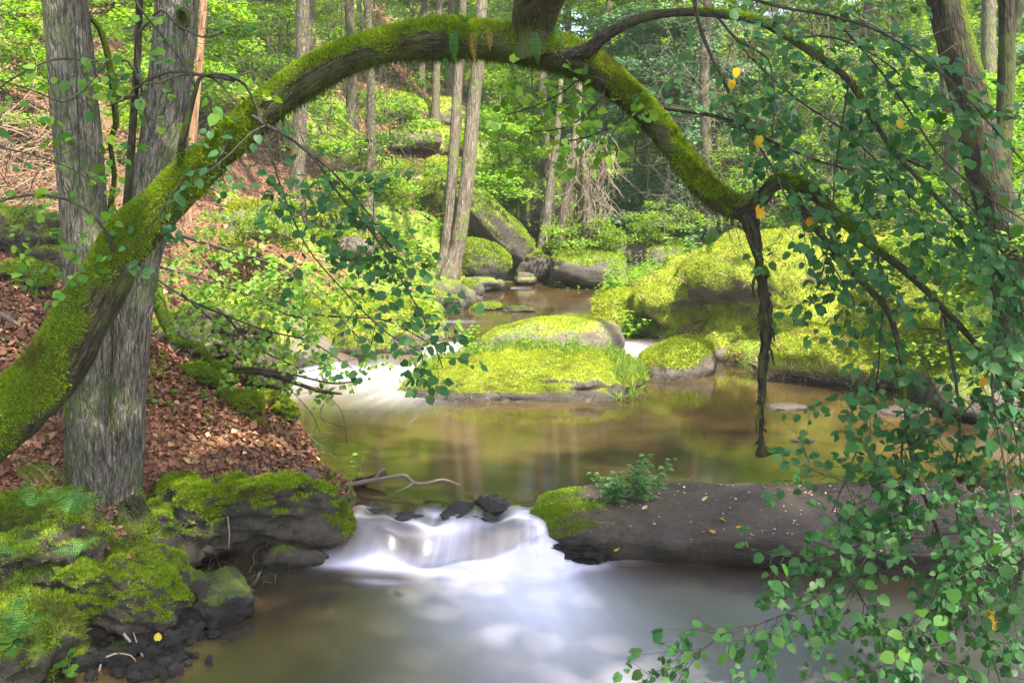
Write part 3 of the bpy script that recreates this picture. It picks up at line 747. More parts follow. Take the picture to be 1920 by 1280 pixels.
# ------------------------------------------------------------------ trees near the camera
M_BARK_GREY = bark_material("grey_ridged_bark", (.045, .036, .028), (.29, .255, .205), (.11, .13, .055), ridge=(26, 7), bump=1.0, green_amt=.35, bdist=.02)
M_BARK_ARCH = bark_material("mossy_limb_bark", (.018, .014, .009), (.10, .082, .052), (.09, .11, .03), ridge=(30, 9), bump=.8, green_amt=.6)
M_BARK_DARK = bark_material("dark_brown_bark", (.012, .010, .007), (.075, .062, .045), (.07, .085, .025), ridge=(26, 5), bump=.9, green_amt=.5)
M_BARK_THIN = bark_material("thin_twig_bark", (.022, .018, .015), (.10, .085, .07), (.06, .07, .025), ridge=(60, 20), bump=.5, green_amt=.3, bdist=.003)
M_BARK_FAR = bark_material("far_trunk_bark", (.06, .05, .038), (.25, .205, .15), (.13, .15, .05), ridge=(20, 4), bump=.8, green_amt=.4, bdist=.02)
M_BARK_RED = bark_material("peeled_red_bark", (.16, .08, .04), (.42, .26, .16), None, ridge=(14, 4), bump=.5)

def trunk_mesh(name, P, R, k, mat, mossf=None, ridge=.05, seed=0, step=.05, knob=.05, freq=2.2):
    P, R = catmull(P, np.asarray(R) * .88, step)
    def disp(Q, a, L):
        sh = Q.shape[:2]
        base = fbm(Q.reshape(-1, 3), freq, 3, seed).reshape(sh) * knob * 2
        rp = np.stack([np.broadcast_to(np.cos(a)[None], sh) * 3.2, np.broadcast_to(np.sin(a)[None], sh) * 3.2, np.broadcast_to(L[:, None] * 1.6, sh)], -1).reshape(-1, 3)
        rg = 1 - np.abs(fbm(rp, 2.1, 2, seed + 5).reshape(sh)) * 2
        return base + ridge * rg
    V, F, UV, C = tube(P, R, k, disp)
    N = vnormals(V, F)
    m = mossf(V, N) if mossf else np.zeros(len(V))
    uv = np.concatenate([np.zeros((C.size, 2)), UV])
    me = mesh_np(name, V, [C, F], uv, {"moss": m}, True, [mat])
    return me, V, F, m, N, P, R

def D(*pts):          # picture points with distance -> places
    return np.array([Pd(a, b, c) for a, b, c in pts])

# arching mossy tree -----------------------------------------------------------
arch_base = Pd(-150, 1010, 4.75)
arch = thing("arching_tree", "old moss-covered tree bent in a great arch over the stream, leafy twigs hanging", "tree", arch_base)
AP = D((-170, 1000, 4.7), (-60, 850, 4.8), (20, 770, 4.85), (110, 680, 4.9), (175, 570, 4.95), (235, 460, 5.0), (320, 370, 5.08), (430, 265, 5.15), (540, 170, 5.22), (640, 112, 5.3), (740, 80, 5.35), (850, 72, 5.4), (950, 78, 5.42), (1040, 98, 5.42), (1130, 140, 5.38), (1210, 210, 5.3), (1275, 290, 5.2), (1330, 360, 5.1), (1385, 392, 5.02))
def wr(px, Y): return px / FPX * Y / 2
AR = [wr(w, Y) * .80 for w, Y in ((190, 4.7), (175, 4.8), (165, 4.85), (150, 4.9), (135, 4.95), (118, 5), (98, 5.08), (88, 5.15), (82, 5.22), (80, 5.3), (84, 5.35), (92, 5.4), (98, 5.42), (96, 5.4), (80, 5.38), (66, 5.3), (56, 5.2), (58, 5.1), (56, 5.0))]
def moss_arch(V, N):
    return .50 + .50 * N[:, 2] + .70 * fbm(V, 2.6, 4, 31) + .25 * fbm(V, 9, 2, 32)
me, AV, AF, Am, AN, ARCH, ARCHR = trunk_mesh("trunk", AP, AR, 40, M_BARK_ARCH, moss_arch, .06, 4, .025, .14, 3.0)
trunk_o = link("trunk", me, arch)
def fur(parent, V, F, m, N, n, ln, wd, mat, seed, thr=.42, up=.1, lean=.6):
    w = np.clip((m - thr) * 3, 0, 1) * facing(V, N)
    P, Nn = scatter(V, F, w, n, np.random.default_rng(seed))
    if not len(P): return None
    return link("moss", blade_mesh("moss", P, Nn, ln, wd, mat, lean, up, seed), parent, kind="stuff")
fur(arch, AV, AF, Am, AN, 90000, .017, .0030, M_MOSS_MID, 3)
# underside strands
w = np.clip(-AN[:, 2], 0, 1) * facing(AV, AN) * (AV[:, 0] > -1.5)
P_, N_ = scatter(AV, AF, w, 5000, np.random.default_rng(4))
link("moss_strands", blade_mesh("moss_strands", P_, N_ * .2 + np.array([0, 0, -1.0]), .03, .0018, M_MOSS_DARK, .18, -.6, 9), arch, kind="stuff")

def limb(name, pts, wpx, k=12, moss=0.3, mat=None, parent=None, n_fur=0, seed=0, ridge=.04, knob=.10, step=.04, label=None, freq=5.0):
    P = D(*pts); R = [w_ / FPX * p[2] / 2 for w_, p in zip(wpx, pts)]
    me, V, F, m, N, PP, RR = trunk_mesh(name, P, R, k, mat or M_BARK_THIN, lambda V, N: moss + .4 * N[:, 2] + .6 * fbm(V, 4, 3, seed), ridge, seed, step, knob, freq)
    o = link(name, me, parent, label=label)
    if n_fur: fur(o, V, F, m, N, n_fur, .013, .0026, M_MOSS_MID, seed); 
    return PP, RR
L = {}
L['up'] = limb("limb", [(1010, 105, 5.42), (1000, 50, 5.40), (1010, 0, 5.3), (1040, -70, 5.1), (1100, -260, 4.9), (1180, -600, 4.9)], (110, 90, 98, 92, 80, 50), 24, .45, M_BARK_ARCH, arch, 12000, 5)
L['a'] = limb("limb", [(1030, 100, 5.38), (1100, 95, 5.3), (1130, 70, 5.2), (1190, 38, 5.1), (1260, 24, 5.0), (1340, 26, 4.9), (1420, 40, 4.8), (1480, 72, 4.7), (1545, 115, 4.6), (1590, 150, 4.55), (1640, 230, 4.5), (1690, 300, 4.4), (1770, 385, 4.3), (1850, 480, 4.2), (1930, 590, 4.1), (2000, 700, 4.0)],
             (34, 30, 26, 20, 17, 15, 15, 15, 14, 13, 10, 9, 8, 7, 6, 4), 12, .25, M_BARK_THIN, arch, 3500, 6)
L['hang'] = limb("dead_branch", [(1375, 385, 5.02), (1402, 410, 5.0), (1418, 470, 4.98), (1430, 540, 4.97), (1436, 620, 4.95), (1430, 700, 4.95), (1428, 770, 4.95), (1428, 830, 4.95), (1432, 852, 4.95)],
             (50, 32, 24, 22, 23, 15, 13, 15, 21), 18, .12, M_BARK_ARCH, arch, 2500, 7, ridge=.14, knob=.50, freq=14, step=.012, label="bare crumbling stub hanging straight down over the pool")
for i_, pts in enumerate(([(1432, 560, 4.95), (1447, 600, 4.9), (1452, 640, 4.9)], [(1436, 640, 4.95), (1445, 655, 4.92), (1452, 685, 4.92)], [(1428, 760, 4.95), (1418, 790, 4.93), (1420, 815, 4.93)], [(1424, 500, 4.97), (1412, 530, 4.95), (1414, 560, 4.95)])):
    limb("dead_branch", pts, (9, 6, 3), 7, .2, M_BARK_ARCH, arch, 0, 60 + i_, step=.02, knob=.4, freq=14)
limb("dead_branch", [(1428, 845, 4.95), (1440, 848, 4.94), (1452, 845, 4.93), (1458, 853, 4.93)], (18, 14, 12, 9), 10, .6, M_BARK_ARCH, arch, 500, 8)
L['b'] = limb("limb", [(1380, 395, 5.0), (1425, 375, 4.98), (1450, 345, 4.95), (1490, 342, 4.9), (1525, 362, 4.85), (1570, 405, 4.8), (1620, 450, 4.7), (1700, 510, 4.6), (1780, 590, 4.5), (1860, 680, 4.4), (1950, 790, 4.3)],
             (44, 34, 30, 30, 26, 20, 18, 15, 13, 11, 8), 14, .4, M_BARK_ARCH, arch, 5000, 9)
L['c'] = limb("limb", [(1478, 345, 4.9), (1510, 400, 4.85), (1560, 465, 4.8), (1620, 530, 4.7), (1668, 590, 4.6), (1690, 680, 4.5), (1700, 780, 4.4), (1715, 880, 4.3), (1745, 960, 4.25), (1775, 1040, 4.2), (1800, 1130, 4.1), (1790, 1200, 4.0)],
             (20, 17, 15, 15, 13, 10, 10, 9, 8, 8, 7, 4), 9, .15, M_BARK_THIN, arch, 0, 10)
thin = {
 'd': [(1235, 200, 5.3), (1330, 215, 5.2), (1400, 236, 5.1), (1440, 262, 5.0), (1530, 300, 4.9), (1620, 330, 4.8), (1720, 400, 4.7)],
 'e': [(1300, -10, 4.8), (1315, 60, 4.8), (1360, 160, 4.8), (1395, 235, 4.8), (1440, 300, 4.8), (1480, 380, 4.75), (1530, 450, 4.7), (1600, 560, 4.6)],
 'f': [(1592, 150, 4.55), (1580, 230, 4.5), (1565, 330, 4.5), (1560, 430, 4.4), (1540, 520, 4.4)],
 'g': [(1400, -5, 4.5), (1470, 15, 4.5), (1560, 30, 4.4), (1650, 60, 4.3), (1730, 110, 4.2), (1800, 170, 4.1), (1880, 260, 4.0), (1960, 350, 3.9)],
 'h': [(1700, 780, 4.4), (1690, 860, 4.35), (1700, 940, 4.3), (1650, 1000, 4.2), (1600, 1080, 4.1), (1520, 1130, 4.0), (1420, 1170, 3.95), (1340, 1200, 3.9), (1270, 1250, 3.85)],
 'i': [(1590, 1075, 4.1), (1620, 1130, 4.05), (1680, 1190, 4.0), (1760, 1240, 3.9), (1850, 1290, 3.8)],
 'j': [(1850, 480, 4.2), (1870, 600, 4.1), (1860, 720, 4.0), (1880, 850, 3.9), (1900, 980, 3.8), (1930, 1100, 3.7)],
 'k': [(1770, 590, 4.5), (1790, 700, 4.4), (1800, 800, 4.3), (1790, 900, 4.2), (1800, 1000, 4.1), (1830, 1100, 4.0), (1850, 1200, 3.9), (1880, 1290, 3.8)],
 'l': [(1640, 450, 4.7), (1655, 560, 4.6), (1650, 640, 4.5), (1640, 740, 4.5), (1600, 860, 4.4), (1560, 960, 4.3)],
 'm': [(1700, 300, 4.4), (1760, 330, 4.3), (1850, 420, 4.2), (1920, 500, 4.1)],
 'n': [(1340, 26, 4.9), (1390, 80, 4.8), (1440, 110, 4.8), (1450, 190, 4.7), (1448, 290, 4.7)],
 'o': [(1715, 880, 4.3), (1680, 900, 4.25), (1600, 905, 4.2), (1520, 880, 4.2)],
 'p': [(1745, 960, 4.25), (1680, 1010, 4.2), (1560, 1030, 4.15), (1450, 1040, 4.1)],
 'q': [(1930, 1000, 3.7), (1850, 1050, 3.7), (1760, 1110, 3.75), (1700, 1180, 3.8)],
 'r': [(1860, 680, 4.4), (1900, 800, 4.3), (1925, 930, 4.2)],
 's': [(1130, 130, 5.38), (1180, 200, 5.3), (1120, 250, 5.3), (1040, 270, 5.3)],
 's2': [(1100, 130, 5.38), (1060, 170, 5.3), (1000, 200, 5.25), (950, 215, 5.2)],
 's3': [(1140, 140, 5.38), (1130, 180, 5.3), (1070, 235, 5.25), (980, 250, 5.2)],
 'g2': [(1560, 30, 4.6), (1640, 120, 4.5), (1700, 200, 4.4), (1760, 290, 4.3), (1840, 360, 4.2), (1930, 420, 4.1)],
 'g3': [(1340, 26, 4.95), (1420, 120, 4.9), (1500, 190, 4.8), (1590, 250, 4.7), (1680, 340, 4.6), (1780, 440, 4.5)],
 'g4': [(1480, 72, 4.75), (1560, 70, 4.7), (1650, 110, 4.6), (1730, 180, 4.5)],
 'g5': [(1840, 470, 4.2), (1900, 560, 4.15), (1950, 660, 4.1)],
 # left of the arch
 't': [(470, 215, 5.1), (500, 235, 5.0), (545, 260, 4.95), (590, 300, 4.9), (640, 370, 4.85), (700, 440, 4.8), (750, 520, 4.75), (800, 610, 4.7), (830, 690, 4.7)],
 'u': [(480, 200, 5.1), (500, 260, 5.0), (520, 330, 4.95), (545, 400, 4.9), (580, 470, 4.85), (640, 540, 4.8), (720, 620, 4.75), (790, 660, 4.7)],
 'v': [(440, 150, 5.1), (395, 142, 5.05), (340, 140, 5.0), (300, 155, 5.0), (262, 160, 5.0)],
 'w': [(430, 260, 5.05), (400, 310, 4.95), (350, 330, 4.9), (300, 400, 4.85), (250, 470, 4.8)],
 'x': [(500, 235, 5.0), (470, 250, 4.95), (430, 290, 4.9), (380, 330, 4.85)],
 'y': [(545, 260, 4.95), (620, 320, 4.9), (690, 400, 4.9), (730, 470, 4.85)],
 'z': [(1860, 680, 4.4), (1820, 760, 4.3), (1740, 820, 4.2), (1680, 850, 4.2)],
 'z2': [(1950, 790, 4.3), (1900, 860, 4.2), (1850, 900, 4.1), (1800, 930, 4.0)],
}
for k_, pts in thin.items():
    n = len(pts); big = {'d': 10, 'e': 8, 't': 8, 'v': 9, 'w': 7, 'g': 7, 'k': 7, 'j': 7, 'h': 6}.get(k_, 5)
    L[k_] = limb("branch", pts, np.linspace(big, 2.5, n), 6, .05, M_BARK_THIN, arch, 0, 20 + len(k_), step=.05, knob=.15)

def leaf_template(rich=True):
    if rich:   # round heart-shaped hazel/lime leaf, folded on its midrib
        o = np.array([(0, 0, 0), (0, .33, 0), (0, .68, 0), (0, 1.05, -.06),
                      (-.26, -.07, .03), (-.46, .22, .07), (-.45, .56, .06), (-.22, .86, .0),
                      (.26, -.07, .03), (.46, .22, .07), (.45, .56, .06), (.22, .86, .0)])
        F = np.array([(0, 1, 5, 4), (1, 2, 6, 5), (2, 3, 7, 6), (1, 0, 8, 9), (2, 1, 9, 10), (3, 2, 10, 11)])
    else:
        o = np.array([(0, 0, 0), (-.42, .45, .06), (0, 1, -.04), (.42, .45, .06)])
        F = np.array([(0, 3, 2, 1)])
    return o, F
LT, LF = leaf_template()
def leaf_bases(pos, dirs, nrm):
    y = norm(dirs); x = norm(np.cross(y, nrm)); z = np.cross(x, y); return np.stack([x, y, z], -1)
def leaves_mesh(name, pos, dirs, nrm, size, mat, tpl=None):
    T, F = tpl or (LT, LF); B = leaf_bases(pos, dirs, nrm)
    sx = np.random.default_rng(len(pos)).uniform(.85, 1.1, (len(pos), 1, 1))
    loc = T[None] * np.array([1, 1, 1]) * size[:, None, None]; loc = loc * np.concatenate([sx, np.ones_like(sx), np.ones_like(sx)], -1)
    V = np.einsum('nij,nkj->nki', B, loc) + pos[:, None, :]
    n, k = len(pos), len(T)
    FF = (F[None] + (np.arange(n) * k)[:, None, None]).reshape(-1, F.shape[1])
    return mesh_np(name, V.reshape(-1, 3), [FF], None, None, True, [mat])

M_LEAF_BLUE = leaf_material("blue_green_leaf", (.028, .100, .026), (.070, .170, .045), .36, .45, .25)
M_LEAF_MID = leaf_material("mid_green_leaf", (.035, .12, .012), (.085, .20, .025), .42, .45, .35)
M_LEAF_BRIGHT = leaf_material("yellow_green_leaf", (.095, .21, .018), (.21, .36, .040), .5, .5, .3)
M_LEAF_YELLOW = leaf_material("autumn_yellow_leaf", (.55, .32, .02), (.70, .45, .04), .4, .5, .3)
M_LEAF_BROWN = leaf_material("fallen_brown_leaf", (.11, .045, .022), (.28, .135, .07), .1, .6, .25)
M_LEAF_PALE = leaf_material("fallen_pale_leaf", (.40, .24, .10), (.58, .40, .22), .1, .6, .25)
M_LEAF_FAR = leaf_material("far_beech_leaf", (.085, .17, .016), (.21, .32, .035), .5, .5, .3)
M_LEAF_FARB = leaf_material("far_blue_green_leaf", (.08, .18, .075), (.18, .31, .15), .4, .5, .3)
M_GRASS = leaf_material("grass_blades", (.08, .16, .018), (.24, .32, .05), .4, .5, .25)
M_GRASS_DRY = leaf_material("dry_grass_blades", (.25, .19, .08), (.42, .34, .16), .3, .6, .2)
M_FERN = leaf_material("fern_green", (.04, .13, .02), (.10, .24, .04), .4, .5, .3)
M_FERN_OLD = leaf_material("fern_old_yellow", (.22, .14, .03), (.36, .24, .05), .4, .6, .2)

def twigs(PP, rng, spacing, length, out, leaf_gap=.045, size=.055, droop=.35, bare=.12, t0=.0, t1=1.0, face=.6, sub=True, thick=.0022, bias=None):
    """side twigs with alternate leaves along a limb; returns tubes and leaves"""
    seg = np.linalg.norm(np.diff(PP, axis=0), axis=1); Ls = np.concatenate([[0], np.cumsum(seg)]); tot = Ls[-1]
    s = t0 * tot; T = norm(np.gradient(PP, axis=0)); side = 1
    while s < t1 * tot:
        i = min(int(np.searchsorted(Ls, s)), len(PP) - 1); s += spacing * rng.uniform(.5, 1.5)
        side = -side
        ax = norm(np.cross(T[i], rng.normal(0, 1, 3) * .5 + np.array([0, -1, .3])))
        d = norm(T[i] * rng.uniform(.2, .9) + ax * side * rng.uniform(.5, 1) + rng.normal(0, .25, 3) + (0 if bias is None else bias))
        out_twig(PP[i], d, length * rng.uniform(.35, 1.15), rng, out, leaf_gap, size, droop, rng.random() < bare, face, thick, 1 if sub else 0)
def out_twig(p, d, ln, rng, out, gap, size, droop, bare, face, thick, depth):
    n = max(3, int(ln / .045)); st = ln / n; pts = [p]; lf = 1; acc_s = rng.uniform(0, gap)
    for q in range(n):
        d = norm(d + np.array([0, 0, -droop * st * 2.2]) + rng.normal(0, .16, 3)); p = p + d * st; pts.append(p)
        acc_s += st
        while acc_s > gap:
            acc_s -= gap; lf = -lf
            if not bare and rng.random() < .9:
                up = norm(np.array([0, -face, .7]) + rng.normal(0, .38, 3))
                lat = norm(np.cross(d, up)) * lf
                ld = norm(lat * 1.0 + d * .7 + np.array([0, 0, -.25]) + rng.normal(0, .25, 3))
                out['leaf'].append((p + ld * .012, ld, up, size * rng.uniform(.5, 1.35)))
        if depth and q > 0 and rng.random() < .34:
            sd = norm(d + norm(np.cross(d, [0, -.5, .8])) * rng.choice([-1, 1]) * .9 + rng.normal(0, .2, 3))
            out_twig(p, sd, ln * rng.uniform(.25, .5), rng, out, gap, size * .95, droop, bare, face, thick * .7, 0)
    if not bare:
        up = norm(np.array([0, -face, .7]) + rng.normal(0, .3, 3)); out['leaf'].append((p, norm(d + [0, 0, -.2]), up, size * rng.uniform(.7, 1.1)))
    out['tube'].append((np.array(pts), np.linspace(thick, thick * .3, len(pts))))
def twig_mesh(name, tubes, mat, k=3):
    acc = Acc()
    for P, R in tubes: add_tube(acc, P, R, k)
    return acc.mesh(name, [mat])

def place_leaves(parent, leaves, mats, nbig, far_mat, rng, yellow=0, name="leaf", label=None):
    """the largest in view one by one, the rest as one mesh"""
    P = np.array([l[0] for l in leaves]); Dd = np.array([l[1] for l in leaves]); N = np.array([l[2] for l in leaves]); S = np.array([l[3] for l in leaves])
    x, y, dep = proj(P); vis = (x > -20) & (x < 1940) & (y > -20) & (y < 1300)
    score = np.where(vis, S / dep, -1); order = np.argsort(-score); nbig = min(nbig, int(vis.sum()))
    big = order[:nbig]; rest = order[nbig:]
    metas = []
    for mt in mats:
        for v in range(2):
            T = LT.copy(); T[:, 0] *= (.92, 1.06)[v]; T[:, 2] *= (1.2, .4)[v]
            metas.append(mesh_np("leaf", T, [LF], None, None, True, [mt]))
    B = leaf_bases(P, Dd, N)
    for q in big:
        me = metas[int(rng.integers(len(metas)))]
        o = bpy.data.objects.new(name, me); COL.objects.link(o); o.parent = parent
        M = Matrix.Identity(4)
        for a in range(3):
            for c in range(3): M[a][c] = float(B[q][a, c] * S[q])
            M[a][3] = float(P[q][a])
        o.matrix_basis = PINV[parent.name] @ M
    if len(rest):
        link("foliage", leaves_mesh("foliage", P[rest], Dd[rest], N[rest], S[rest], far_mat), parent, kind="stuff")

r = np.random.default_rng(77)
A = {'leaf': [], 'tube': []}
dens = dict(g2=(.065, .36, .1, 1), g3=(.075, .36, .1, 1), g4=(.08, .3, .1, 1), g5=(.05, .36, 0, 1), a=(.10, .42, .28, 1), b=(.10, .40, .2, 1), c=(.065, .42, .05, 1), d=(.065, .36, 0, 1), e=(.075, .32, 0, 1), f=(.08, .32, 0, 1), g=(.06, .36, 0, .75), h=(.045, .33, 0, 1), i=(.045, .33, 0, 1), j=(.08, .40, 0, 1),
            k=(.07, .42, 0, 1), l=(.08, .34, 0, 1), m=(.085, .30, 0, 1), n=(.13, .25, .2, 1), o=(.05, .30, 0, 1), p=(.06, .30, 0, 1), q=(.075, .36, 0, 1), r=(.09, .4, 0, 1), 
            z=(.06, .35, 0, 1), z2=(.05, .36, 0, 1))
for k_, (sp, ln, t0, t1) in dens.items():
    twigs(L[k_][0], r, sp * .95, ln, A, .042, .043, .4, .16, t0, t1, .40, bias=np.array([-.35 if k_ in 'hiopl' else .35, -.1, -.25]))
for k_, (sp, ln, t0) in dict(t=(.040, .26, .12), u=(.048, .26, .2), v=(.10, .2, .1), w=(.065, .22, .1), x=(.06, .22, .1), y=(.045, .27, .15)).items():
    twigs(L[k_][0], r, sp, ln, A, .05, .043, .3, .15, t0, 1, .5, bias=np.array([0, -.1, -.15]))
A2 = {'leaf': [], 'tube': A['tube']}
for k_ in ('s', 's2', 's3'): twigs(L[k_][0], r, .035, .30, A2, .045, .045, .15, .1, .15, 1, .3)
link("foliage", leaves_mesh("foliage", *[np.array([l[i] for l in A2['leaf']]) for i in range(4)], M_LEAF_BRIGHT), arch, kind="stuff")
link("twig", twig_mesh("twig", A['tube'], M_BARK_THIN), arch, kind="stuff")
place_leaves(arch, A['leaf'], [M_LEAF_BLUE, M_LEAF_BLUE, M_LEAF_BLUE, M_LEAF_MID], 300, M_LEAF_BLUE, r)
for px, py, Yb in ((1380, 128, 4.7), (1372, 150, 4.7), (1423, 255, 4.7), (1416, 262, 4.75), (1427, 385, 4.8), (1430, 395, 4.8), (1520, 408, 4.75), (1684, 225, 4.35), (1860, 1140, 3.8), (1868, 1165, 3.8), (1855, 1155, 3.78), (1845, 708, 4.0)):
    p = Pd(px, py, Yb); o = bpy.data.objects.new("leaf", mesh_np("yellow_leaf", LT, [LF], None, None, True, [M_LEAF_YELLOW])); COL.objects.link(o)
    o.parent = arch; o["label"] = "yellow autumn leaf among the green ones"
    B = leaf_bases(np.array([p]), np.array([[r.normal() * .5, .1, -1]]), np.array([[.2, -1, .4]]))[0]
    M = Matrix.Identity(4)
    for a in range(3):
        for c in range(3): M[a][c] = float(B[a, c] * .043)
        M[a][3] = float(p[a])
    o.matrix_basis = PINV[arch.name] @ M

PH, RH = L['hang']; q_ = np.random.default_rng(6); ii = q_.integers(2, len(PH) - 1, 70); an = q_.uniform(0, 6.28, 70)
od = np.stack([np.cos(an), np.sin(an), np.zeros(70)], 1)
link("bark_flake", leaves_mesh("bark_flake", PH[ii] + od * RH[ii][:, None] * .95, norm(od * .5 + np.array([0, 0, -1.0])), od + q_.normal(0, .3, (70, 3)), q_.uniform(.015, .04, 70), M_BARK_ARCH, (np.array([(0, 0, 0), (-.3, .45, .1), (0, 1, .25), (.3, .45, .1)]), np.array([(0, 3, 2, 1)]))), arch, kind="stuff")

# ferns -------------------------------------------------------------------------
def frond(ln, wd, curl, n=16, seed=0):
    rr = np.random.default_rng(seed); acc = Acc()
    t = np.linspace(0, 1, n + 1); a = curl * t ** 1.3
    x = np.zeros(n + 1); y = np.concatenate([[0], np.cumsum(np.cos(a[1:]))]) / n * ln; z = -np.concatenate([[0], np.cumsum(np.sin(a[1:]))]) / n * ln
    P = np.stack([x, y, z], 1)
    add_tube(acc, P, np.linspace(.0016, .0005, n + 1), 3)
    for i in range(1, n + 1):
        w_ = wd * math.sin(math.pi * min(1, (t[i] * .92 + .10))) ** .8 * (1 - .25 * t[i]); T = norm(P[i] - P[i - 1]); hw = ln / n * .24
        for s in (-1, 1):
            b0 = P[i] - T * hw; b1 = P[i] + T * hw; tip = P[i] + np.array([s * w_, 0, 0]) + T * hw * 2.2 + np.array([0, 0, -w_ * .18 + rr.normal(0, .003)])
            m1 = P[i] + np.array([s * w_ * .6, 0, .003]) - T * hw * .3; m2 = P[i] + np.array([s * w_ * .6, 0, .003]) + T * hw * 1.5
            acc.add(np.array([b0, m1, m2, b1]), np.array([[0, 1, 2, 3]])); acc.add(np.array([m1, tip, m2]), np.array([[0, 1, 2]]))
    return acc
def fern(label, base, n, ln, spread=1.0, hang=False, mat=None, seed=0, az=None, wd=.05, curl=1.2, pitch=.9):
    t = thing("fern", label, "fern", base)
    rr = np.random.default_rng(seed)
    for i in range(n):
        me = frond(ln * rr.uniform(.7, 1.1), wd, curl * rr.uniform(.7, 1.3), 15, seed + i).mesh("frond", [(mat or M_FERN)])
        o = bpy.data.objects.new("frond", me); COL.objects.link(o); o.parent = t
        a = rr.uniform(0, 6.28) if az is None else az + rr.normal(0, spread)
        el = pitch + rr.normal(0, .2)
        o.matrix_basis = Matrix.Rotation(a, 4, 'Z') @ Matrix.Rotation(el, 4, 'X') @ Matrix.Rotation(rr.normal(0, .5), 4, 'Y')
for i, (px, py, Yb, n, ln, mt, lab) in enumerate([
        (850, 55, 5.28, 5, .19, M_FERN, "green fern tuft hanging down the front of the mossy arch"),
        (885, 60, 5.28, 2, .17, M_FERN_OLD, "yellowing fern frond hanging from the mossy arch"),
        (835, 108, 5.38, 2, .15, M_FERN, "small fern hanging below the underside of the arch"),
        (1005, 60, 5.26, 3, .16, M_FERN, "fern near the upward limb of the arch"),
        (870, 42, 5.35, 5, .15, M_FERN, "fern growing on top of the mossy arch"),
        (1045, 45, 5.3, 2, .14, M_FERN, "fern right of the upward limb on the arch"),
        (915, 50, 5.28, 2, .12, M_FERN_OLD, "withered brown fern on the arch right of the yellowing one"),
        (960, 118, 5.35, 2, .12, M_FERN, "short fern under the arch beneath the upward limb"),
        (1335, 425, 5.0, 3, .13, M_FERN, "small fern at the end of the arch above the hanging stub")]):
    hangs = i != 4
    fern(lab, Pd(px, py, Yb - .06), n, ln, .5, True, mt, 200 + i, az=math.pi, wd=.030, curl=.5, pitch=(-1.35 if hangs else .5))
for i, (px, py, Yb, n, ln, lab) in enumerate([
        (130, 960, 4.9, 7, .22, "lush green fern on the near left rock beside the trunk foot"),
        (60, 950, 4.8, 6, .20, "fern on the mossy rock at the left edge under the arching trunk"),
        (35, 1040, 4.6, 4, .16, "small fern hanging on the rock at the left edge"),
        (150, 1035, 4.75, 3, .13, "short pale fern frond pair on the moss-capped left rock"),
        (345, 1000, 5.75, 3, .13, "tiny fern over the dark hollow of the bank"),
        (30, 1195, 4.2, 6, .22, "fern in the bottom left corner under the moss hummock"),
        (140, 665, 4.85, 3, .16, "small fern growing on the arching trunk's lower side"),
        (500, 655, 8.2, 3, .18, "fern behind the mossy root on the litter slope")]):
    p = Pd(px, py, Yb)
    fern(lab, p, n, ln, seed=230 + i, wd=.045)

# double-stemmed grey tree --------------------------------------------------------
grey = thing("grey_tree", "tall grey-barked tree forking at the foot into two stems behind the arch", "tree", Pd(200, 1000, 5.75))
def gm(V, N): return .12 + .38 * fbm(V, 1.5, 3, 61) + .35 * (N[:, 0] < -.3) * (V[:, 2] < 1.0) + .25 * np.clip(.3 - V[:, 2], 0, 1) * 2
def stem(pts, wpx, mat, k=44, name="trunk", parent=grey, mf=gm, ridge=.045, seed=1, n_fur=5000, step=.045):
    P = D(*pts); R = [w_ / FPX * p[2] / 2 for w_, p in zip(wpx, pts)]
    me, V, F, m, N, PP, RR = trunk_mesh(name, P, R, k, mat, mf, ridge, seed, step, .045)
    o = link(name, me, parent)
    if n_fur: fur(o, V, F, m, N, n_fur, .012, .0025, M_MOSS_MID, seed)
    return PP
stem([(175, 1040, 5.7), (172, 980, 5.72), (170, 900, 5.75), (168, 760, 5.8), (165, 600, 5.85), (160, 450, 5.95), (150, 300, 6.05), (135, 150, 6.15), (122, 0, 6.25), (112, -150, 6.35), (95, -600, 6.8), (90, -1100, 7.2)],
     (150, 122, 108, 100, 96, 94, 94, 92, 88, 86, 60, 30), M_BARK_GREY, seed=11)
stem([(215, 1010, 5.8), (222, 940, 5.8), (232, 850, 5.85), (240, 700, 5.9), (252, 560, 6.0), (280, 400, 6.15), (305, 250, 6.3), (322, 120, 6.4), (332, 0, 6.5), (345, -150, 6.6), (380, -600, 7), (400, -1000, 7.4)],
     (130, 96, 84, 80, 80, 84, 84, 86, 84, 80, 56, 30), M_BARK_GREY, seed=14)
# knot hole on the right stem
hb = boulder_like = None
V0, F0 = ICO[4]
kc = Pd(343, 34, 6.30); ring = V0 * np.array([.045, .03, .065]) ; ring = ring * (1 + .25 * fbm(V0, 2.5, 3, 5)[:, None])
ring[:, 1] += np.where((V0[:, 0] ** 2 + V0[:, 2] ** 2 < .35) & (V0[:, 1] < 0), .05, 0)
link("knot", mesh_np("knot", ring + kc, [F0], None, {"moss": np.full(len(V0), .5)}, True, [M_BARK_ARCH]), grey)
# roots
for i, pts in enumerate([[(215, 960, 5.7), (245, 1000, 5.6), (262, 960, 5.75), (235, 880, 5.8)], [(180, 980, 5.65), (150, 1010, 5.55), (120, 1040, 5.5)], [(240, 930, 5.75), (270, 975, 5.75), (300, 1010, 5.8)]]):
    P = D(*pts)
    me, V, F, m, N, PP, RR = trunk_mesh("root", P, [.09, .07, .05, .04][:len(pts)], 16, M_BARK_ARCH, lambda V, N: .45 + .4 * fbm(V, 3, 3, 9), .06, 70 + i, .03, .1)
    ro = link("root", me, grey); fur(ro, V, F, m, N, 1500, .013, .003, M_MOSS_MID, 3)

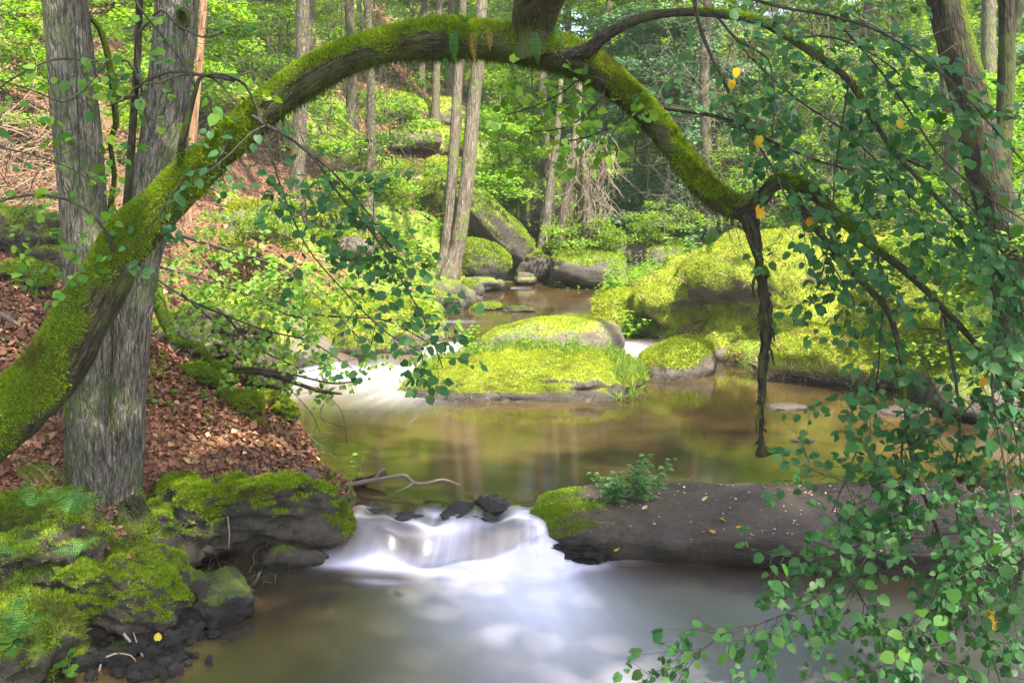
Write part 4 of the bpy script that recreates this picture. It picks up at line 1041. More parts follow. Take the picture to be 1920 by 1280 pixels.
# smooth young stem, crooked stem and small ones near the grey tree
sap = thing("young_tree", "slim straight dark young tree standing before the two grey stems", "tree", Pd(232, 470, 5.35))
def sapm(V, N): return .16 + .3 * fbm(V, 3, 3, 5) + .5 * np.clip(1.9 - V[:, 2], 0, 1)
stem([(222, 500, 5.3), (232, 440, 5.3), (240, 360, 5.3), (250, 220, 5.3), (258, 100, 5.3), (262, 0, 5.3), (268, -120, 5.3), (280, -500, 5.3)], (34, 24, 17, 15, 14, 15, 15, 8), M_BARK_DARK, 16, "trunk", sap, sapm, .02, 21, 1500)
crook = thing("crooked_tree", "thin crooked mossy stem between the two grey trunks", "tree", Pd(205, 560, 6.3))
stem([(200, 600, 6.3), (208, 500, 6.3), (206, 400, 6.3), (214, 330, 6.3), (206, 265, 6.3), (217, 235, 6.3), (212, 180, 6.3), (203, 110, 6.3), (185, 50, 6.3), (165, 30, 6.3), (140, -40, 6.3)], (14, 13, 12, 10, 9, 12, 13, 13, 12, 9, 7), M_BARK_DARK, 12, "trunk", crook, lambda V, N: .5 + .4 * N[:, 0] + .3 * fbm(V, 5, 2, 3), .04, 22, 2000)
fork = thing("forked_sapling", "dark forked sapling rising from the crook of the arch, twiggy top", "tree", Pd(335, 330, 5.05))
stem([(338, 320, 5.05), (340, 275, 5.0), (352, 225, 5.0), (368, 165, 5.0), (380, 142, 5.0), (420, 140, 5.0), (460, 160, 4.95), (480, 200, 4.95), (500, 235, 4.95)], (22, 17, 13, 9, 7, 6, 6, 5, 4), M_BARK_DARK, 10, "trunk", fork, lambda V, N: .35 - .25 * (V[:, 2] - 2.6), .03, 23, 500)
stem([(368, 165, 5.0), (345, 120, 5.0), (322, 90, 5.0), (290, 50, 5.0), (262, 15, 5.0), (240, -30, 5.0)], (8, 6, 5, 5, 5, 4), M_BARK_THIN, 6, "branch", fork, None, .02, 24, 0)
limb_bits = [[(262, 160, 5.25), (240, 115, 5.2), (180, 115, 5.2), (100, 112, 5.1), (20, 150, 5.0), (-40, 200, 4.9)], [(255, 165, 5.25), (300, 140, 5.2), (340, 135, 5.15), (400, 148, 5.1), (440, 190, 5.05)], [(252, 178, 5.25), (225, 190, 5.2), (200, 200, 5.2)],
             [(262, 60, 5.25), (300, 20, 5.2), (330, 45, 5.1), (380, 70, 5.0), (420, 60, 5.0)], [(258, 110, 5.25), (270, 200, 5.2), (285, 260, 5.15)]]
SA = {'leaf': [], 'tube': []}
rs = np.random.default_rng(9)
for i, pts in enumerate(limb_bits):
    PP = stem(pts, np.linspace(7, 3, len(pts)), M_BARK_THIN, 6, "branch", sap, None, .02, 25 + i, 0)
    twigs(PP, rs, .11, .32, SA, .055, .05, .2, .2, .15, 1, .35)
# low leafy boughs that cross in front of the grey stems
for pts in ([(-60, 130, 4.9), (60, 170, 4.9), (130, 190, 4.9), (200, 120, 4.9)], [(140, 60, 5.0), (145, 200, 4.95), (150, 350, 4.95)], [(-40, 270, 4.8), (60, 290, 4.8), (140, 320, 4.8), (180, 350, 4.8)]):
    PP = stem(pts, np.linspace(4, 2, len(pts)), M_BARK_THIN, 5, "branch", sap, None, .02, 35, 0)
    twigs(PP, rs, .09, .22, SA, .06, .045, .2, .1, .1, 1, .25)
link("twig", twig_mesh("twig", SA['tube'], M_BARK_THIN), sap, kind="stuff")
place_leaves(sap, SA['leaf'], [M_LEAF_MID, M_LEAF_BRIGHT], 220, M_LEAF_MID, rs)
# bowed sapling at the left edge
bow = thing("bowed_sapling", "thin arching bare stem bowing down at the left edge with small green leaves", "sapling", Pd(200, 560, 4.9))
PP = stem([(225, 500, 4.9), (195, 430, 4.85), (150, 385, 4.8), (90, 366, 4.75), (40, 368, 4.7), (-30, 385, 4.6)], (8, 8, 7, 6, 5, 4), M_BARK_THIN, 8, "stem", bow, None, .02, 41, 0)
BA = {'leaf': [], 'tube': []}; twigs(PP, rs, .07, .3, BA, .05, .04, .5, .2, .1, 1, .3, bias=np.array([0, 0, -.5]))
for pts in ([(40, 400, 4.8), (90, 460, 4.8), (150, 540, 4.8)], [(-20, 440, 4.8), (60, 480, 4.8), (120, 500, 4.8)]):
    PP = stem(pts, (4, 3, 2), M_BARK_THIN, 5, "stem", bow, None, .02, 43, 0); twigs(PP, rs, .07, .22, BA, .05, .04, .4, .1, .1, 1, .3)
link("twig", twig_mesh("twig", BA['tube'], M_BARK_THIN), bow, kind="stuff")
place_leaves(bow, BA['leaf'], [M_LEAF_MID, M_LEAF_BRIGHT], 150, M_LEAF_MID, rs)

# rooted leaning snag on the litter slope: mossy root and bare branch over the water
root = thing("mossy_root", "mossy root snaking down the litter slope and out over the water as a bare branch", "root", Pd(300, 610, 7.6))
def lean_m(V, N): return .75 + .3 * N[:, 2] + .3 * fbm(V, 3, 2, 4) - 1.2 * np.clip((V[:, 0] + 2.15) * 1.5, 0, 1)
stem([(280, 520, 7.7), (300, 585, 7.6), (330, 640, 7.4), (370, 648, 7.3), (400, 680, 7.2), (430, 692, 7.1), (500, 700, 6.9), (560, 720, 6.8), (600, 733, 6.7), (640, 738, 6.6)], (26, 20, 17, 15, 14, 15, 12, 9, 8, 5), M_BARK_ARCH, 14, "root", root, lean_m, .06, 51, 7000)
stem([(278, 480, 7.75), (290, 540, 7.7), (310, 600, 7.5), (335, 645, 7.4)], (30, 30, 22, 14), M_BARK_ARCH, 14, "root", root, lean_m, .06, 52, 2500)
stem([(430, 692, 7.1), (470, 690, 6.9), (540, 700, 6.8), (620, 718, 6.7), (665, 715, 6.6)], (8, 6, 5, 4, 3), M_BARK_THIN, 6, "branch", root, None, .05, 53, 0)
RA = {'leaf': [], 'tube': []}
PP = D((640, 735, 6.6), (650, 700, 6.6), (670, 690, 6.6)); 
for pts in ([(560, 700, 6.8), (620, 690, 6.7), (665, 712, 6.6)], [(600, 730, 6.7), (640, 770, 6.65), (650, 830, 6.6)], [(520, 705, 6.85), (580, 770, 6.8), (600, 810, 6.75)], [(620, 735, 6.65), (600, 780, 6.6), (640, 800, 6.6)]):
    twigs(catmull(D(*pts), np.ones(3), .05)[0], rs, .08, .22, RA, .05, .03, .3, 1.0, 0, 1, .3, thick=.002)
    RA['tube'].append((catmull(D(*pts), np.ones(3), .05)[0], np.full(len(catmull(D(*pts), np.ones(3), .05)[0]), .003)))
link("twig", twig_mesh("twig", RA['tube'], M_BARK_THIN), root, kind="stuff")
# spray of light leaves over the slope
spray = thing("beech_sapling", "low yellow-green beech spray reaching over the slope towards the water", "sapling", Pd(290, 520, 7.6))
BR = {'leaf': [], 'tube': []}
for i, pts in enumerate(([(290, 520, 7.6), (350, 560, 7.4), (420, 590, 7.2), (500, 620, 7.0), (580, 640, 6.9), (660, 690, 6.7)], [(300, 500, 7.8), (400, 530, 7.6), (480, 560, 7.4), (540, 590, 7.2), (600, 600, 7.1)], [(420, 590, 7.2), (480, 650, 7.1), (560, 690, 7.0)],
             [(330, 440, 8.2), (430, 470, 8.0), (520, 500, 7.8), (600, 560, 7.5), (680, 640, 7.3)], [(340, 550, 7.4), (420, 620, 7.2), (470, 660, 7.1)], [(500, 560, 7.6), (600, 590, 7.4), (720, 600, 7.2), (800, 640, 7.1)])):
    PP = stem(pts, np.linspace(6, 3, len(pts)), M_BARK_THIN, 6, "branch", spray, None, .02, 61 + i, 0)
    twigs(PP, rs, .055, .34, BR, .035, .036, .15, .05, 0, 1, .55)
link("twig", twig_mesh("twig", BR['tube'], M_BARK_THIN), spray, kind="stuff")
place_leaves(spray, BR['leaf'], [M_LEAF_BRIGHT], 280, M_LEAF_BRIGHT, rs)

# right-hand dark trunks
rt = thing("leaning_tree", "thick dark ridged trunk leaning left at the upper right, two stems meeting low", "tree", Pd(1905, 640, 9.2))
def rm_(V, N): return .10 + .55 * np.clip(N[:, 0], 0, 1) + .35 * fbm(V, 1.2, 3, 71)
stem([(1915, 700, 9.2), (1905, 560, 9.2), (1880, 430, 9.2), (1850, 320, 9.2), (1822, 200, 9.2), (1795, 90, 9.2), (1772, 0, 9.2), (1750, -100, 9.2), (1680, -500, 9.2), (1600, -900, 9.2)], (120, 92, 80, 76, 72, 70, 66, 62, 46, 20), M_BARK_DARK, 36, "trunk", rt, rm_, .06, 81, 9000, .08)
stem([(1905, 560, 9.3), (1886, 430, 9.4), (1878, 330, 9.5), (1885, 200, 9.6), (1888, 60, 9.6), (1886, -60, 9.6), (1880, -500, 9.6)], (40, 34, 34, 34, 31, 30, 20), M_BARK_DARK, 24, "trunk", rt, lambda V, N: .1 + .3 * fbm(V, 1.2, 3, 71), .05, 82, 0, .08)
# ------------------------------------------------------------------ woodland behind
def plate_cloud(rng, n, R, z0, z1, nplates, size, droop=.25, base=0.12, thick=.05):
    """leaves in flat layered boughs round a stem: positions, directions, normals, sizes"""
    Ps, Ds, Ns, boughs = [], [], [], []
    per = max(4, n // nplates)
    for q in range(nplates):
        z = z0 + (z1 - z0) * rng.random() ** .9; f = (z - z0) / max(z1 - z0, .1)
        reach = R * (1 - .55 * f) * rng.uniform(.55, 1.15); a = rng.uniform(0, 6.283)
        rise = rng.uniform(-.05, .35)
        u = rng.random(per) ** .75; sw = (rng.random(per) - .5) * 2
        wd = reach * .42 * np.sin(np.pi * np.clip(u * .85 + .12, 0, 1)) ** .8
        # side twigs: gather the leaves into streaks
        tw = np.round(u * 9) / 9 * .75 + u * .25
        rr = base + tw * reach; off = sw * wd
        rr = rr + np.abs(off) * .5
        zz = z + rise * rr - droop * (rr ** 2) / max(reach, .3) * .8 - np.abs(off) * .15 + rng.normal(0, thick, per)
        ca, sa = math.cos(a), math.sin(a)
        P = np.stack([ca * rr - sa * off, sa * rr + ca * off, zz], 1)
        dd = np.stack([ca * .7 - sa * np.sign(off) * .8, sa * .7 + ca * np.sign(off) * .8, np.full(per, -.15)], 1) + rng.normal(0, .3, (per, 3))
        nn = np.array([0, 0, 1.0]) + rng.normal(0, .38, (per, 3))
        Ps.append(P); Ds.append(dd); Ns.append(nn)
        t = np.linspace(0, 1, 6)[:, None]
        rb = base * .3 + t * reach * .9
        boughs.append(np.hstack([ca * rb, sa * rb, z + rise * rb - droop * rb ** 2 / max(reach, .3) * .8 - .01]))
    P = np.concatenate(Ps)
    return P, np.concatenate(Ds), np.concatenate(Ns), size * rng.uniform(.6, 1.25, len(P)), boughs
DIA = leaf_template(False)
M_TWIG_FAR = plain("far_twig_bark", (.09, .075, .055), .9, .2)
def far_tree_proto(name, label, cat, rng, ht, rad, z0, z1, R, n, npl, size, leafm, barkm, lean=.04, k=9, boughs=True, droop=.25):
    t = thing(name, label, cat, (0, 0, 0))
    zs = np.linspace(-.5, ht, 10)
    P = np.stack([lean * zs + .10 * np.sin(zs * .7 + rng.uniform(0, 6)), .08 * np.sin(zs * .5 + rng.uniform(0, 6)), zs], 1); P -= P[1] * np.array([1, 1, 0])
    Rr = rad * (1 - .75 * np.clip(zs / ht, 0, 1)) * (1 + .6 * np.exp(-np.maximum(zs, 0) / .3))
    me, V, F, m, N, PP, RR = trunk_mesh("trunk", P, Rr, k, barkm, lambda V, N: .25 + .5 * fbm(V, 1.0, 3, 5) + .4 * np.clip(.6 - V[:, 2], 0, 1), .05, int(rng.integers(99)), .35, .05)
    link("trunk", me, t, keep=False)
    C, Dd, Nn, S, bo = plate_cloud(rng, n, R, z0, z1, npl, size, droop)
    C[:, 0] += np.interp(C[:, 2], P[:, 2], P[:, 0]); C[:, 1] += np.interp(C[:, 2], P[:, 2], P[:, 1])
    link("crown", leaves_mesh("crown", C, Dd, Nn, S, leafm, DIA), t, kind="stuff", keep=False)
    if boughs:
        acc = Acc()
        for B in bo:
            B[:, 0] += np.interp(B[:, 2], P[:, 2], P[:, 0]); add_tube(acc, B, np.linspace(.016, .004, 6), 3)
        link("bough", acc.mesh("bough", [M_TWIG_FAR]), t, kind="stuff", keep=False)
    return t
rf = np.random.default_rng(404)
hide = []
protos = {
 'beechA': far_tree_proto("beech_tree", "x", "tree", rf, 13, .15, 1.6, 9, 3.0, 13000, 40, .12, M_LEAF_FAR, M_BARK_FAR),
 'beechB': far_tree_proto("beech_tree", "x", "tree", rf, 14, .19, 3.0, 10, 3.2, 12000, 36, .13, M_LEAF_BRIGHT, M_BARK_FAR, -.03),
 'beechC': far_tree_proto("beech_tree", "x", "tree", rf, 12, .12, .9, 10, 2.8, 15000, 44, .11, M_LEAF_BRIGHT, M_BARK_FAR, .02),
 'bush':   far_tree_proto("beech_shrub", "x", "shrub", rf, 3.2, .035, .25, 3.0, 1.6, 7500, 30, .075, M_LEAF_BRIGHT, M_BARK_FAR, .05, 6),
 'bushB':  far_tree_proto("blue_green_shrub", "x", "shrub", rf, 3.6, .035, .2, 3.4, 1.7, 9500, 34, .085, M_LEAF_FARB, M_BARK_FAR, -.03, 6),
 'bushC':  far_tree_proto("beech_shrub", "x", "shrub", rf, 2.2, .025, .15, 2.0, 1.3, 5000, 22, .065, M_LEAF_FAR, M_BARK_FAR, .0, 6),
 'pole':   far_tree_proto("bare_tree", "x", "tree", rf, 15, .17, 7.5, 14, 3.0, 5000, 30, .15, M_LEAF_FAR, M_BARK_FAR, .02, 12, False),
}
used = set()
def put(kind, px, Yb, label, rz=None, sc=1.0, group=None, X=None, sink=.05):
    x = Pd(px, 400, Yb)[0] if X is None else X; z = float(terr(x, Yb)) - sink
    src = protos[kind]; rz = rf.uniform(0, 6.28) if rz is None else rz
    if kind not in used:
        used.add(kind); src.location = (x, Yb, z); src.rotation_euler = (0, 0, rz); src.scale = (sc,) * 3
        src["label"] = label
        if group: src["group"] = group
        return src
    return copy_tree(src, (x, Yb, z), rz, sc, label, group)

# the ones the eye can name
put('pole', 561, 15.5, "straight brown trunk on the slope above the broad left boulder", sc=.8)
put('pole', 694, 19, "short-looking brown trunk standing in orange litter left of the paired trunks", sc=.65)
put('pole', 1032, 21, "slim brown trunk just left of the droopy twiggy tree", sc=.75)
put('pole', 665, 26, "dark spruce-like trunk behind the left end of the sunlit ledges", sc=.9)
put('pole', 820, 30, "dim trunk high on the sunlit slope left of the paired trunks", sc=.8)
put('pole', 795, 36, "faint trunk farthest up the slope behind the paired trunks", sc=.8)
put('pole', 1255, 26, "trunk behind the descending right half of the arch", sc=.9)
put('pole', 1330, 20, "mossy-footed trunk behind the lower right end of the arch", sc=.8)
put('pole', 1215, 34, "grey trunk far back above the right half of the arch", sc=1.0)
put('pole', 1010, 33, "pale trunk far back beneath the middle of the arch", sc=.9)
put('pole', 1125, 24, "trunk wrapped by leaves right of the droopy twiggy tree", sc=.7)
put('pole', 400, 19, "trunk on the left hillside right of the two grey stems", sc=.8)
put('pole', 1845, 21, "pale trunk seen between the two dark right-hand stems", sc=1.1)
put('pole', 500, 30, "far grey trunk above the left shoulder of the arch", sc=1.0)

pair = thing("paired_tree", "pair of slim grey-brown trunks rising from one foot by the dark hollow", "tree", Pd(835, 508, 17.2))
pm = lambda V, N: .12 + .5 * np.clip(1.0 - V[:, 2], 0, 1) + .3 * fbm(V, 1.5, 3, 4)
stem([(828, 520, 17.2), (835, 480, 17.2), (843, 400, 17.25), (850, 300, 17.3), (856, 200, 17.4), (862, 100, 17.5), (868, 0, 17.6), (875, -200, 18)], (44, 28, 23, 22, 20, 18, 15, 8), M_BARK_FAR, 16, "trunk", pair, pm, .05, 91, 1500, .12)
stem([(842, 520, 17.1), (856, 470, 17.1), (868, 400, 17.1), (880, 300, 17.2), (888, 200, 17.3), (896, 120, 17.3), (904, 0, 17.4), (915, -200, 18)], (46, 32, 30, 30, 28, 26, 22, 10), M_BARK_FAR, 18, "trunk", pair, pm, .05, 92, 1500, .12)
tw = thing("twiggy_tree", "leaning trunks hung with dry grey twigs beside the leaning mossy slab", "tree", Pd(1060, 460, 19.5))
stem([(1045, 475, 19.5), (1052, 430, 19.5), (1062, 370, 19.5), (1072, 300, 19.6), (1082, 230, 19.7), (1090, 100, 20)], (40, 20, 18, 18, 15, 10), M_BARK_FAR, 12, "trunk", tw, pm, .05, 93, 1200, .14)
stem([(1018, 470, 19.5), (1026, 400, 19.5), (1034, 330, 19.6), (1044, 260, 19.7), (1052, 150, 20)], (28, 18, 15, 13, 9), M_BARK_FAR, 12, "trunk", tw, pm, .05, 94, 800, .14)
stem([(1105, 475, 19.4), (1104, 430, 19.4), (1100, 370, 19.5), (1094, 300, 19.6)], (50, 30, 20, 14), M_BARK_FAR, 12, "trunk", tw, pm, .05, 95, 1500, .14)
acc = Acc()
for i in range(240):
    p = Pd(rf.uniform(1060, 1150), rf.uniform(250, 400), rf.uniform(19.0, 19.8)); d = norm(np.array([rf.normal(0, .5), rf.normal(0, .3), -1.0])); n = 5
    pts = [p]
    for q in range(n): d = norm(d + rf.normal(0, .25, 3) + [0, 0, -.1]); pts.append(pts[-1] + d * rf.uniform(.06, .16))
    add_tube(acc, np.array(pts), np.linspace(.006, .003, n + 1), 3)
link("dry_twig", acc.mesh("dry_twig", [plain("dry_grey_twigs", (.22, .17, .12), .9, .2)]), tw, kind="stuff")
red = thing("peeled_tree", "slim orange-brown peeled trunk glimpsed between the grey stem and the arch", "tree", Pd(365, 300, 11))
stem([(352, 420, 11), (356, 330, 11), (362, 250, 11), (370, 160, 11), (378, 60, 11), (385, -60, 11), (395, -300, 11)], (18, 17, 17, 16, 15, 14, 10), M_BARK_RED, 12, "trunk", red, None, .02, 96, 0, .1)
pk = thing("pale_pink_tree", "pinkish pale bark trunk just left of the leaning dark tree", "tree", Pd(1785, 420, 16))
stem([(1790, 460, 16), (1785, 300, 16), (1775, 150, 16), (1765, -40, 16)], (30, 28, 26, 24), M_BARK_FAR, 14, "trunk", pk, None, .05, 97, 0, .15)

# shrubs that screen the slope
named = [
 ('bush', 930, 20.5, 1.0, "light beech shrub right behind the paired trunks"), ('bush', 980, 22, 1.1, "light beech shrub above the leaning mossy slab"),
 ('bushB', 1215, 21, 1.15, "blue-green shrub filling the far bank right of the twiggy tree"), ('bushB', 1275, 22.5, 1.3, "blue-green shrub behind the end of the arch"),
 ('bushB', 1185, 24, 1.4, "taller blue-green shrub behind the others on the far bank"), ('bushC', 1090, 19.2, .9, "small beech shrub over the oblong far boulder"),
 ('bushC', 1135, 19.4, .8, "small leafy shrub spreading right over the oblong boulder"), ('bushC', 1245, 19.5, .8, "low dense green bush by the humped far boulder"),
 ('bush', 1010, 27, 1.3, "beech shrub in the middle distance under the arch top"), ('bush', 740, 20, .8, "thin beech shrub among the orange litter of the slope"),
 ('bushC', 620, 15.5, .6, "beech shrub over the broad left boulder"), ('bushC', 480, 12.3, .7, "small beech shrub above the pink sloping slab"),
 ('bushC', 700, 16, .8, "small shrub above the pale slab behind the broad boulder"), ('bush', 540, 19, 1.1, "beech shrub behind the hanging twig of the arch's left side"),
 ('bush', 350, 14, .9, "beech shrub behind the two grey stems"), ('bush', 1390, 24, 1.3, "sunny shrub behind the hanging stub"),
 ('bush', 1500, 20, 1.0, "sunny shrub behind the huge moss dome, left"), ('bush', 1640, 21, 1.2, "sunny shrub behind the huge moss dome, right"),
 ('bushC', 1560, 17, .8, "small shrub close behind the moss dome"), ('bush', 1780, 18, 1.1, "light shrub at the foot of the leaning dark tree"),
 ('bush', 1900, 15, 1.0, "light shrub at the right edge behind the two dark stems"), ('bushC', 1690, 14.5, .8, "small shrub on the right bank behind the low rock"),
 ('bush', 20, 12.5, .7, "pale shrub on the slope at the upper left edge"), ('bush', 450, 24, 1.3, "shrub on the hillside over the left shoulder of the arch"),
 ('bushC', 1780, 10.6, .8, "small shrub on the right bank under the hanging leaves"), ('bushC', 1900, 9.6, .9, "leafy shrub at the right edge of the pool"),
]
for kd, px, Yb, sc, lab in named: put(kd, px, Yb, lab, sc=sc)
for i_, (px, Yb) in enumerate([(600, 44), (720, 50), (960, 40), (1060, 47), (1130, 38), (1180, 52)]): put(['beechA', 'beechB', 'beechC'][i_ % 3], px, Yb, ['big beech closing the view over the ledges', 'tall beech at the top of the sunlit slope', 'beech filling the gap under the crown of the arch', 'beech far behind the root of the upward limb', 'beech behind the bare outer bough of the arch', 'last beech high behind the bare outer bough'][i_], sc=1.35)
# rest of the wood
spots = []
rg = np.random.default_rng(15)
tries = 0
while len(spots) < 80 and tries < 6000:
    tries += 1
    Yb = 24 + 46 * rg.random() ** 1.15; X = rg.uniform(-.62, .62) * Yb
    if abs(X - (-.07 * Yb)) < .06 * Yb and Yb < 36: continue
    if X / Yb < -.06 and X / Yb > -.2 and Yb < 33: continue
    if all((X - a) ** 2 + (Yb - b) ** 2 > (2.0 + .03 * Yb) ** 2 for a, b in spots): spots.append((X, Yb))
MARKS = [(80, "above the brushwood at the left edge"), (230, "just behind the left grey stem"), (340, "seen right beside the right grey stem"), (460, "behind the rising left shoulder of the arch"), (600, "under the left shoulder of the arch"), (740, "above the sunlit ledges"), (880, "behind the paired trunks"), (1000, "under the crown of the arch"),
         (1120, "behind the twiggy tree"), (1240, "behind the blue-green shrubs"), (1340, "behind the falling right half of the arch"), (1450, "behind the top of the hanging stub"), (1560, "behind the left side of the moss dome"), (1660, "behind the right side of the moss dome"), (1760, "just left of the leaning dark tree"), (1860, "between the two dark stems"), (2400, "at the right edge past the dark stems")]
LAB = {}
def far_label(look, X, Yb, Z=1.0):
    px = float(proj(np.array([X, Yb, Z]))[0]); w_ = next(m for a, m in MARKS if px < a + 60)
    dist = "near" if Yb < 26 else "second row" if Yb < 33 else "midway" if Yb < 42 else "far back" if Yb < 55 else "at the very back"
    s_ = f"{look} {dist}, {w_}"; k = LAB.get(s_, 0); LAB[s_] = k + 1
    if k and "shrub" in look: s_ = s_.replace("shrub", "spreading shrub", 1)
    return s_ if k == 0 else s_ + [" and nearer", " and taller", " and half hidden"][min(k - 1, 2)]
spots.sort(key=lambda s: -s[1])
for X, Yb in spots:
    right = X > .05 * Yb
    kd = rg.choice(['beechA', 'beechB', 'beechC', 'pole'], p=[.38, .28, .29, .05] if not right else [.25, .3, .4, .05])
    put(kd, 0, Yb, far_label({'beechA': "green beech tree", 'beechB': "high-crowned beech", 'beechC': "slim beech", 'pole': "bare straight trunk"}[str(kd)], X, Yb, 3), sc=rg.uniform(.85, 1.3), group="trees of the far wood" if kd != 'pole' else "bare trunks of the far wood", X=X)
bs = []
tries = 0
while len(bs) < 90 and tries < 6000:
    tries += 1
    Yb = 18 + 34 * rg.random(); X = rg.uniform(-.6, .6) * Yb
    if X < shoreR(Yb) + .5 and X > shoreL(Yb) - .5 and Yb < 21: continue
    u = X / Yb
    if -.17 < u < -.03 and Yb < 32: continue
    if all((X - a) ** 2 + (Yb - b) ** 2 > 1.7 ** 2 for a, b in bs): bs.append((X, Yb))
bs.sort(key=lambda s: -s[1])
for X, Yb in bs:
    kd = rg.choice(['bush', 'bushB', 'bushC'], p=[.55, .15, .3] if X > 0 else [.55, .05, .4])
    put(kd, 0, Yb, far_label({'bush': "leafy shrub", 'bushB': "blue-green shrub", 'bushC': "low green shrub"}[str(kd)], X, Yb), sc=rg.uniform(.8, 1.5), group="undergrowth shrubs of the wood", X=X)
# unseen leaf crowns, added above the frame to shade the foreground
def shade_crown(parent, c, R, n, seed, size=.14, mat=None, h=2.6):
    q = np.random.default_rng(seed)
    C, Dd, Nn, S, bo = plate_cloud(q, n, R, 0, h, 26, size, .2)
    k = proj(C + c)[1] < -60
    C = C + c
    link("crown", leaves_mesh("crown", C[k], Dd[k], Nn[k], S[k], mat or M_LEAF_MID, DIA), parent, kind="stuff")
shade_crown(grey, np.array([.4, 2.6, 6.4]), 3.0, 4300, 1)
shade_crown(grey, np.array([2.6, 1.2, 6.6]), 2.8, 3600, 2)
shade_crown(arch, np.array([4.6, 2.6, 6.6]), 2.7, 3600, 3)
shade_crown(arch, np.array([5.4, .6, 6.4]), 2.6, 3200, 6)
shade_crown(rt, np.array([9.6, 7.6, 8.2]), 2.6, 3200, 4)
shade_crown(sap, np.array([-1.2, 4.4, 7.0]), 2.6, 3000, 5)

# ------------------------------------------------------------------ ground cover
def sample_ground(n, x0, x1, y0, y1, rng, pw=1.0):
    y = y0 + (y1 - y0) * rng.random(n) ** pw; x = rng.uniform(x0, x1, n); return x, y
def land(x, y, m=.03): return (x < shoreL(y) - m) | (x > shoreR(y) + m) | (y > 19.8)
def litter(name, n, x0, x1, y0, y1, size, mat, seed, label, lift=.010, pw=1.0, patch=None, lean=.9):
    q = np.random.default_rng(seed); x, y = sample_ground(n, x0, x1, y0, y1, q, pw); k = land(x, y)
    if patch is not None: k &= patch(x, y, q)
    x, y = x[k], y[k]; e = .02
    z = terr(x, y); nx = -(terr(x + e, y) - z) / e; ny = -(terr(x, y + e) - z) / e
    N = norm(np.stack([nx, ny, np.ones_like(nx)], 1) + q.normal(0, lean, (len(x), 3)) * .6)
    Dd = q.normal(0, 1, (len(x), 3)); P = np.stack([x, y, z + lift * q.random(len(x))], 1)
    Dd = norm(np.cross(N, Dd))
    T = np.array([(0, 0, 0), (-.36, .45, .22), (0, 1, .05), (.36, .45, .18)]); 
    S = size * q.uniform(.3, 1.6, len(x))
    link(name, leaves_mesh(name, P, Dd, N, S, mat, (T, DIA[1])), None, "stuff", label)
edge = lambda x, y, q: q.random(len(x)) < np.clip(1.3 - .0 * x, 0, 1)
litter("leaf_litter", 62000, -4.6, -1.2, 5.6, 10.5, .034, M_LEAF_BROWN, 1, "brown fallen beech leaves carpeting the near left slope", .02)
litter("leaf_litter", 1500, -4.0, -1.2, 5.6, 10, .040, M_LEAF_PALE, 2, "pale tan fallen leaves sprinkled over the brown ones", .03)
litter("leaf_litter", 17000, -16, 2, 10, 34, .075, M_LEAF_BROWN, 3, "brown fallen leaves on the far hillside", .03, 1.3)
litter("leaf_litter", 1500, -16, 2, 10, 34, .08, M_LEAF_PALE, 4, "pale fallen leaves on the far hillside", .03, 1.3)
litter("leaf_litter", 3500, -4.4, -1.2, 5.6, 10, .055, M_LEAF_BROWN, 12, "larger curled brown leaves on the near left slope", .03)
# living moss on the near corner of the ground
w = sstep(.45, .7, GMO) * (GV[:, 1] < 5.7) * (GV[:, 1] > 3.9) * (GV[:, 0] > -3.4) * (GV[:, 0] < -1.6) * (GV[:, 2] > -.12)
P, Nn = scatter(GV, GF, w, 30000, np.random.default_rng(55))
link("ground_moss", blade_mesh("ground_moss", P, Nn, .022, .003, M_MOSS_MID, .7, .1, 5), None, "stuff", "green moss over the earth in the near left corner")
w = ((GV[:, 0] > 1.3) & (GV[:, 1] > 8) & (GV[:, 1] < 17) & (GV[:, 0] < 8) & (GV[:, 2] > level(GV[:, 1]) + .03)).astype(float)
P, Nn = scatter(GV, GF, w, 60000, np.random.default_rng(56))
link("ground_moss", blade_mesh("ground_moss", P, Nn, .04, .010, M_MOSS_SUN, .7, .2, 6), None, "stuff", "sunny moss and short growth over the right bank")
litter("leaf_litter", 1600, -3.3, -1.7, 4.0, 5.4, .03, M_LEAF_BROWN, 9, "brown leaves fallen over the near left corner", .02)
# bank rock carries litter too
for key, n, s in (('edge', 2600, .032), ('left', 500, .03), ('left2', 500, .03)):
    t, V, F, m, N = ROCKS[key]
    w = np.clip(N[:, 2] - .35, 0, 1) * (m < .5) * (V[:, 1] > V[:, 1].mean() - .12)
    P, Nn = scatter(V, F, w, n, np.random.default_rng(5)); q = np.random.default_rng(6)
    Nn2 = norm(Nn + q.normal(0, .5, Nn.shape)); Dd = norm(np.cross(Nn2, q.normal(0, 1, Nn.shape)))
    link("leaf_litter", leaves_mesh("leaf_litter", P + Nn * .006, Dd, Nn2, s * q.uniform(.5, 1.3, n), M_LEAF_BROWN, (np.array([(0, 0, 0), (-.36, .45, .22), (0, 1, .05), (.36, .45, .18)]), DIA[1])), None, "stuff", "brown fallen leaves lying on a near left bank rock")
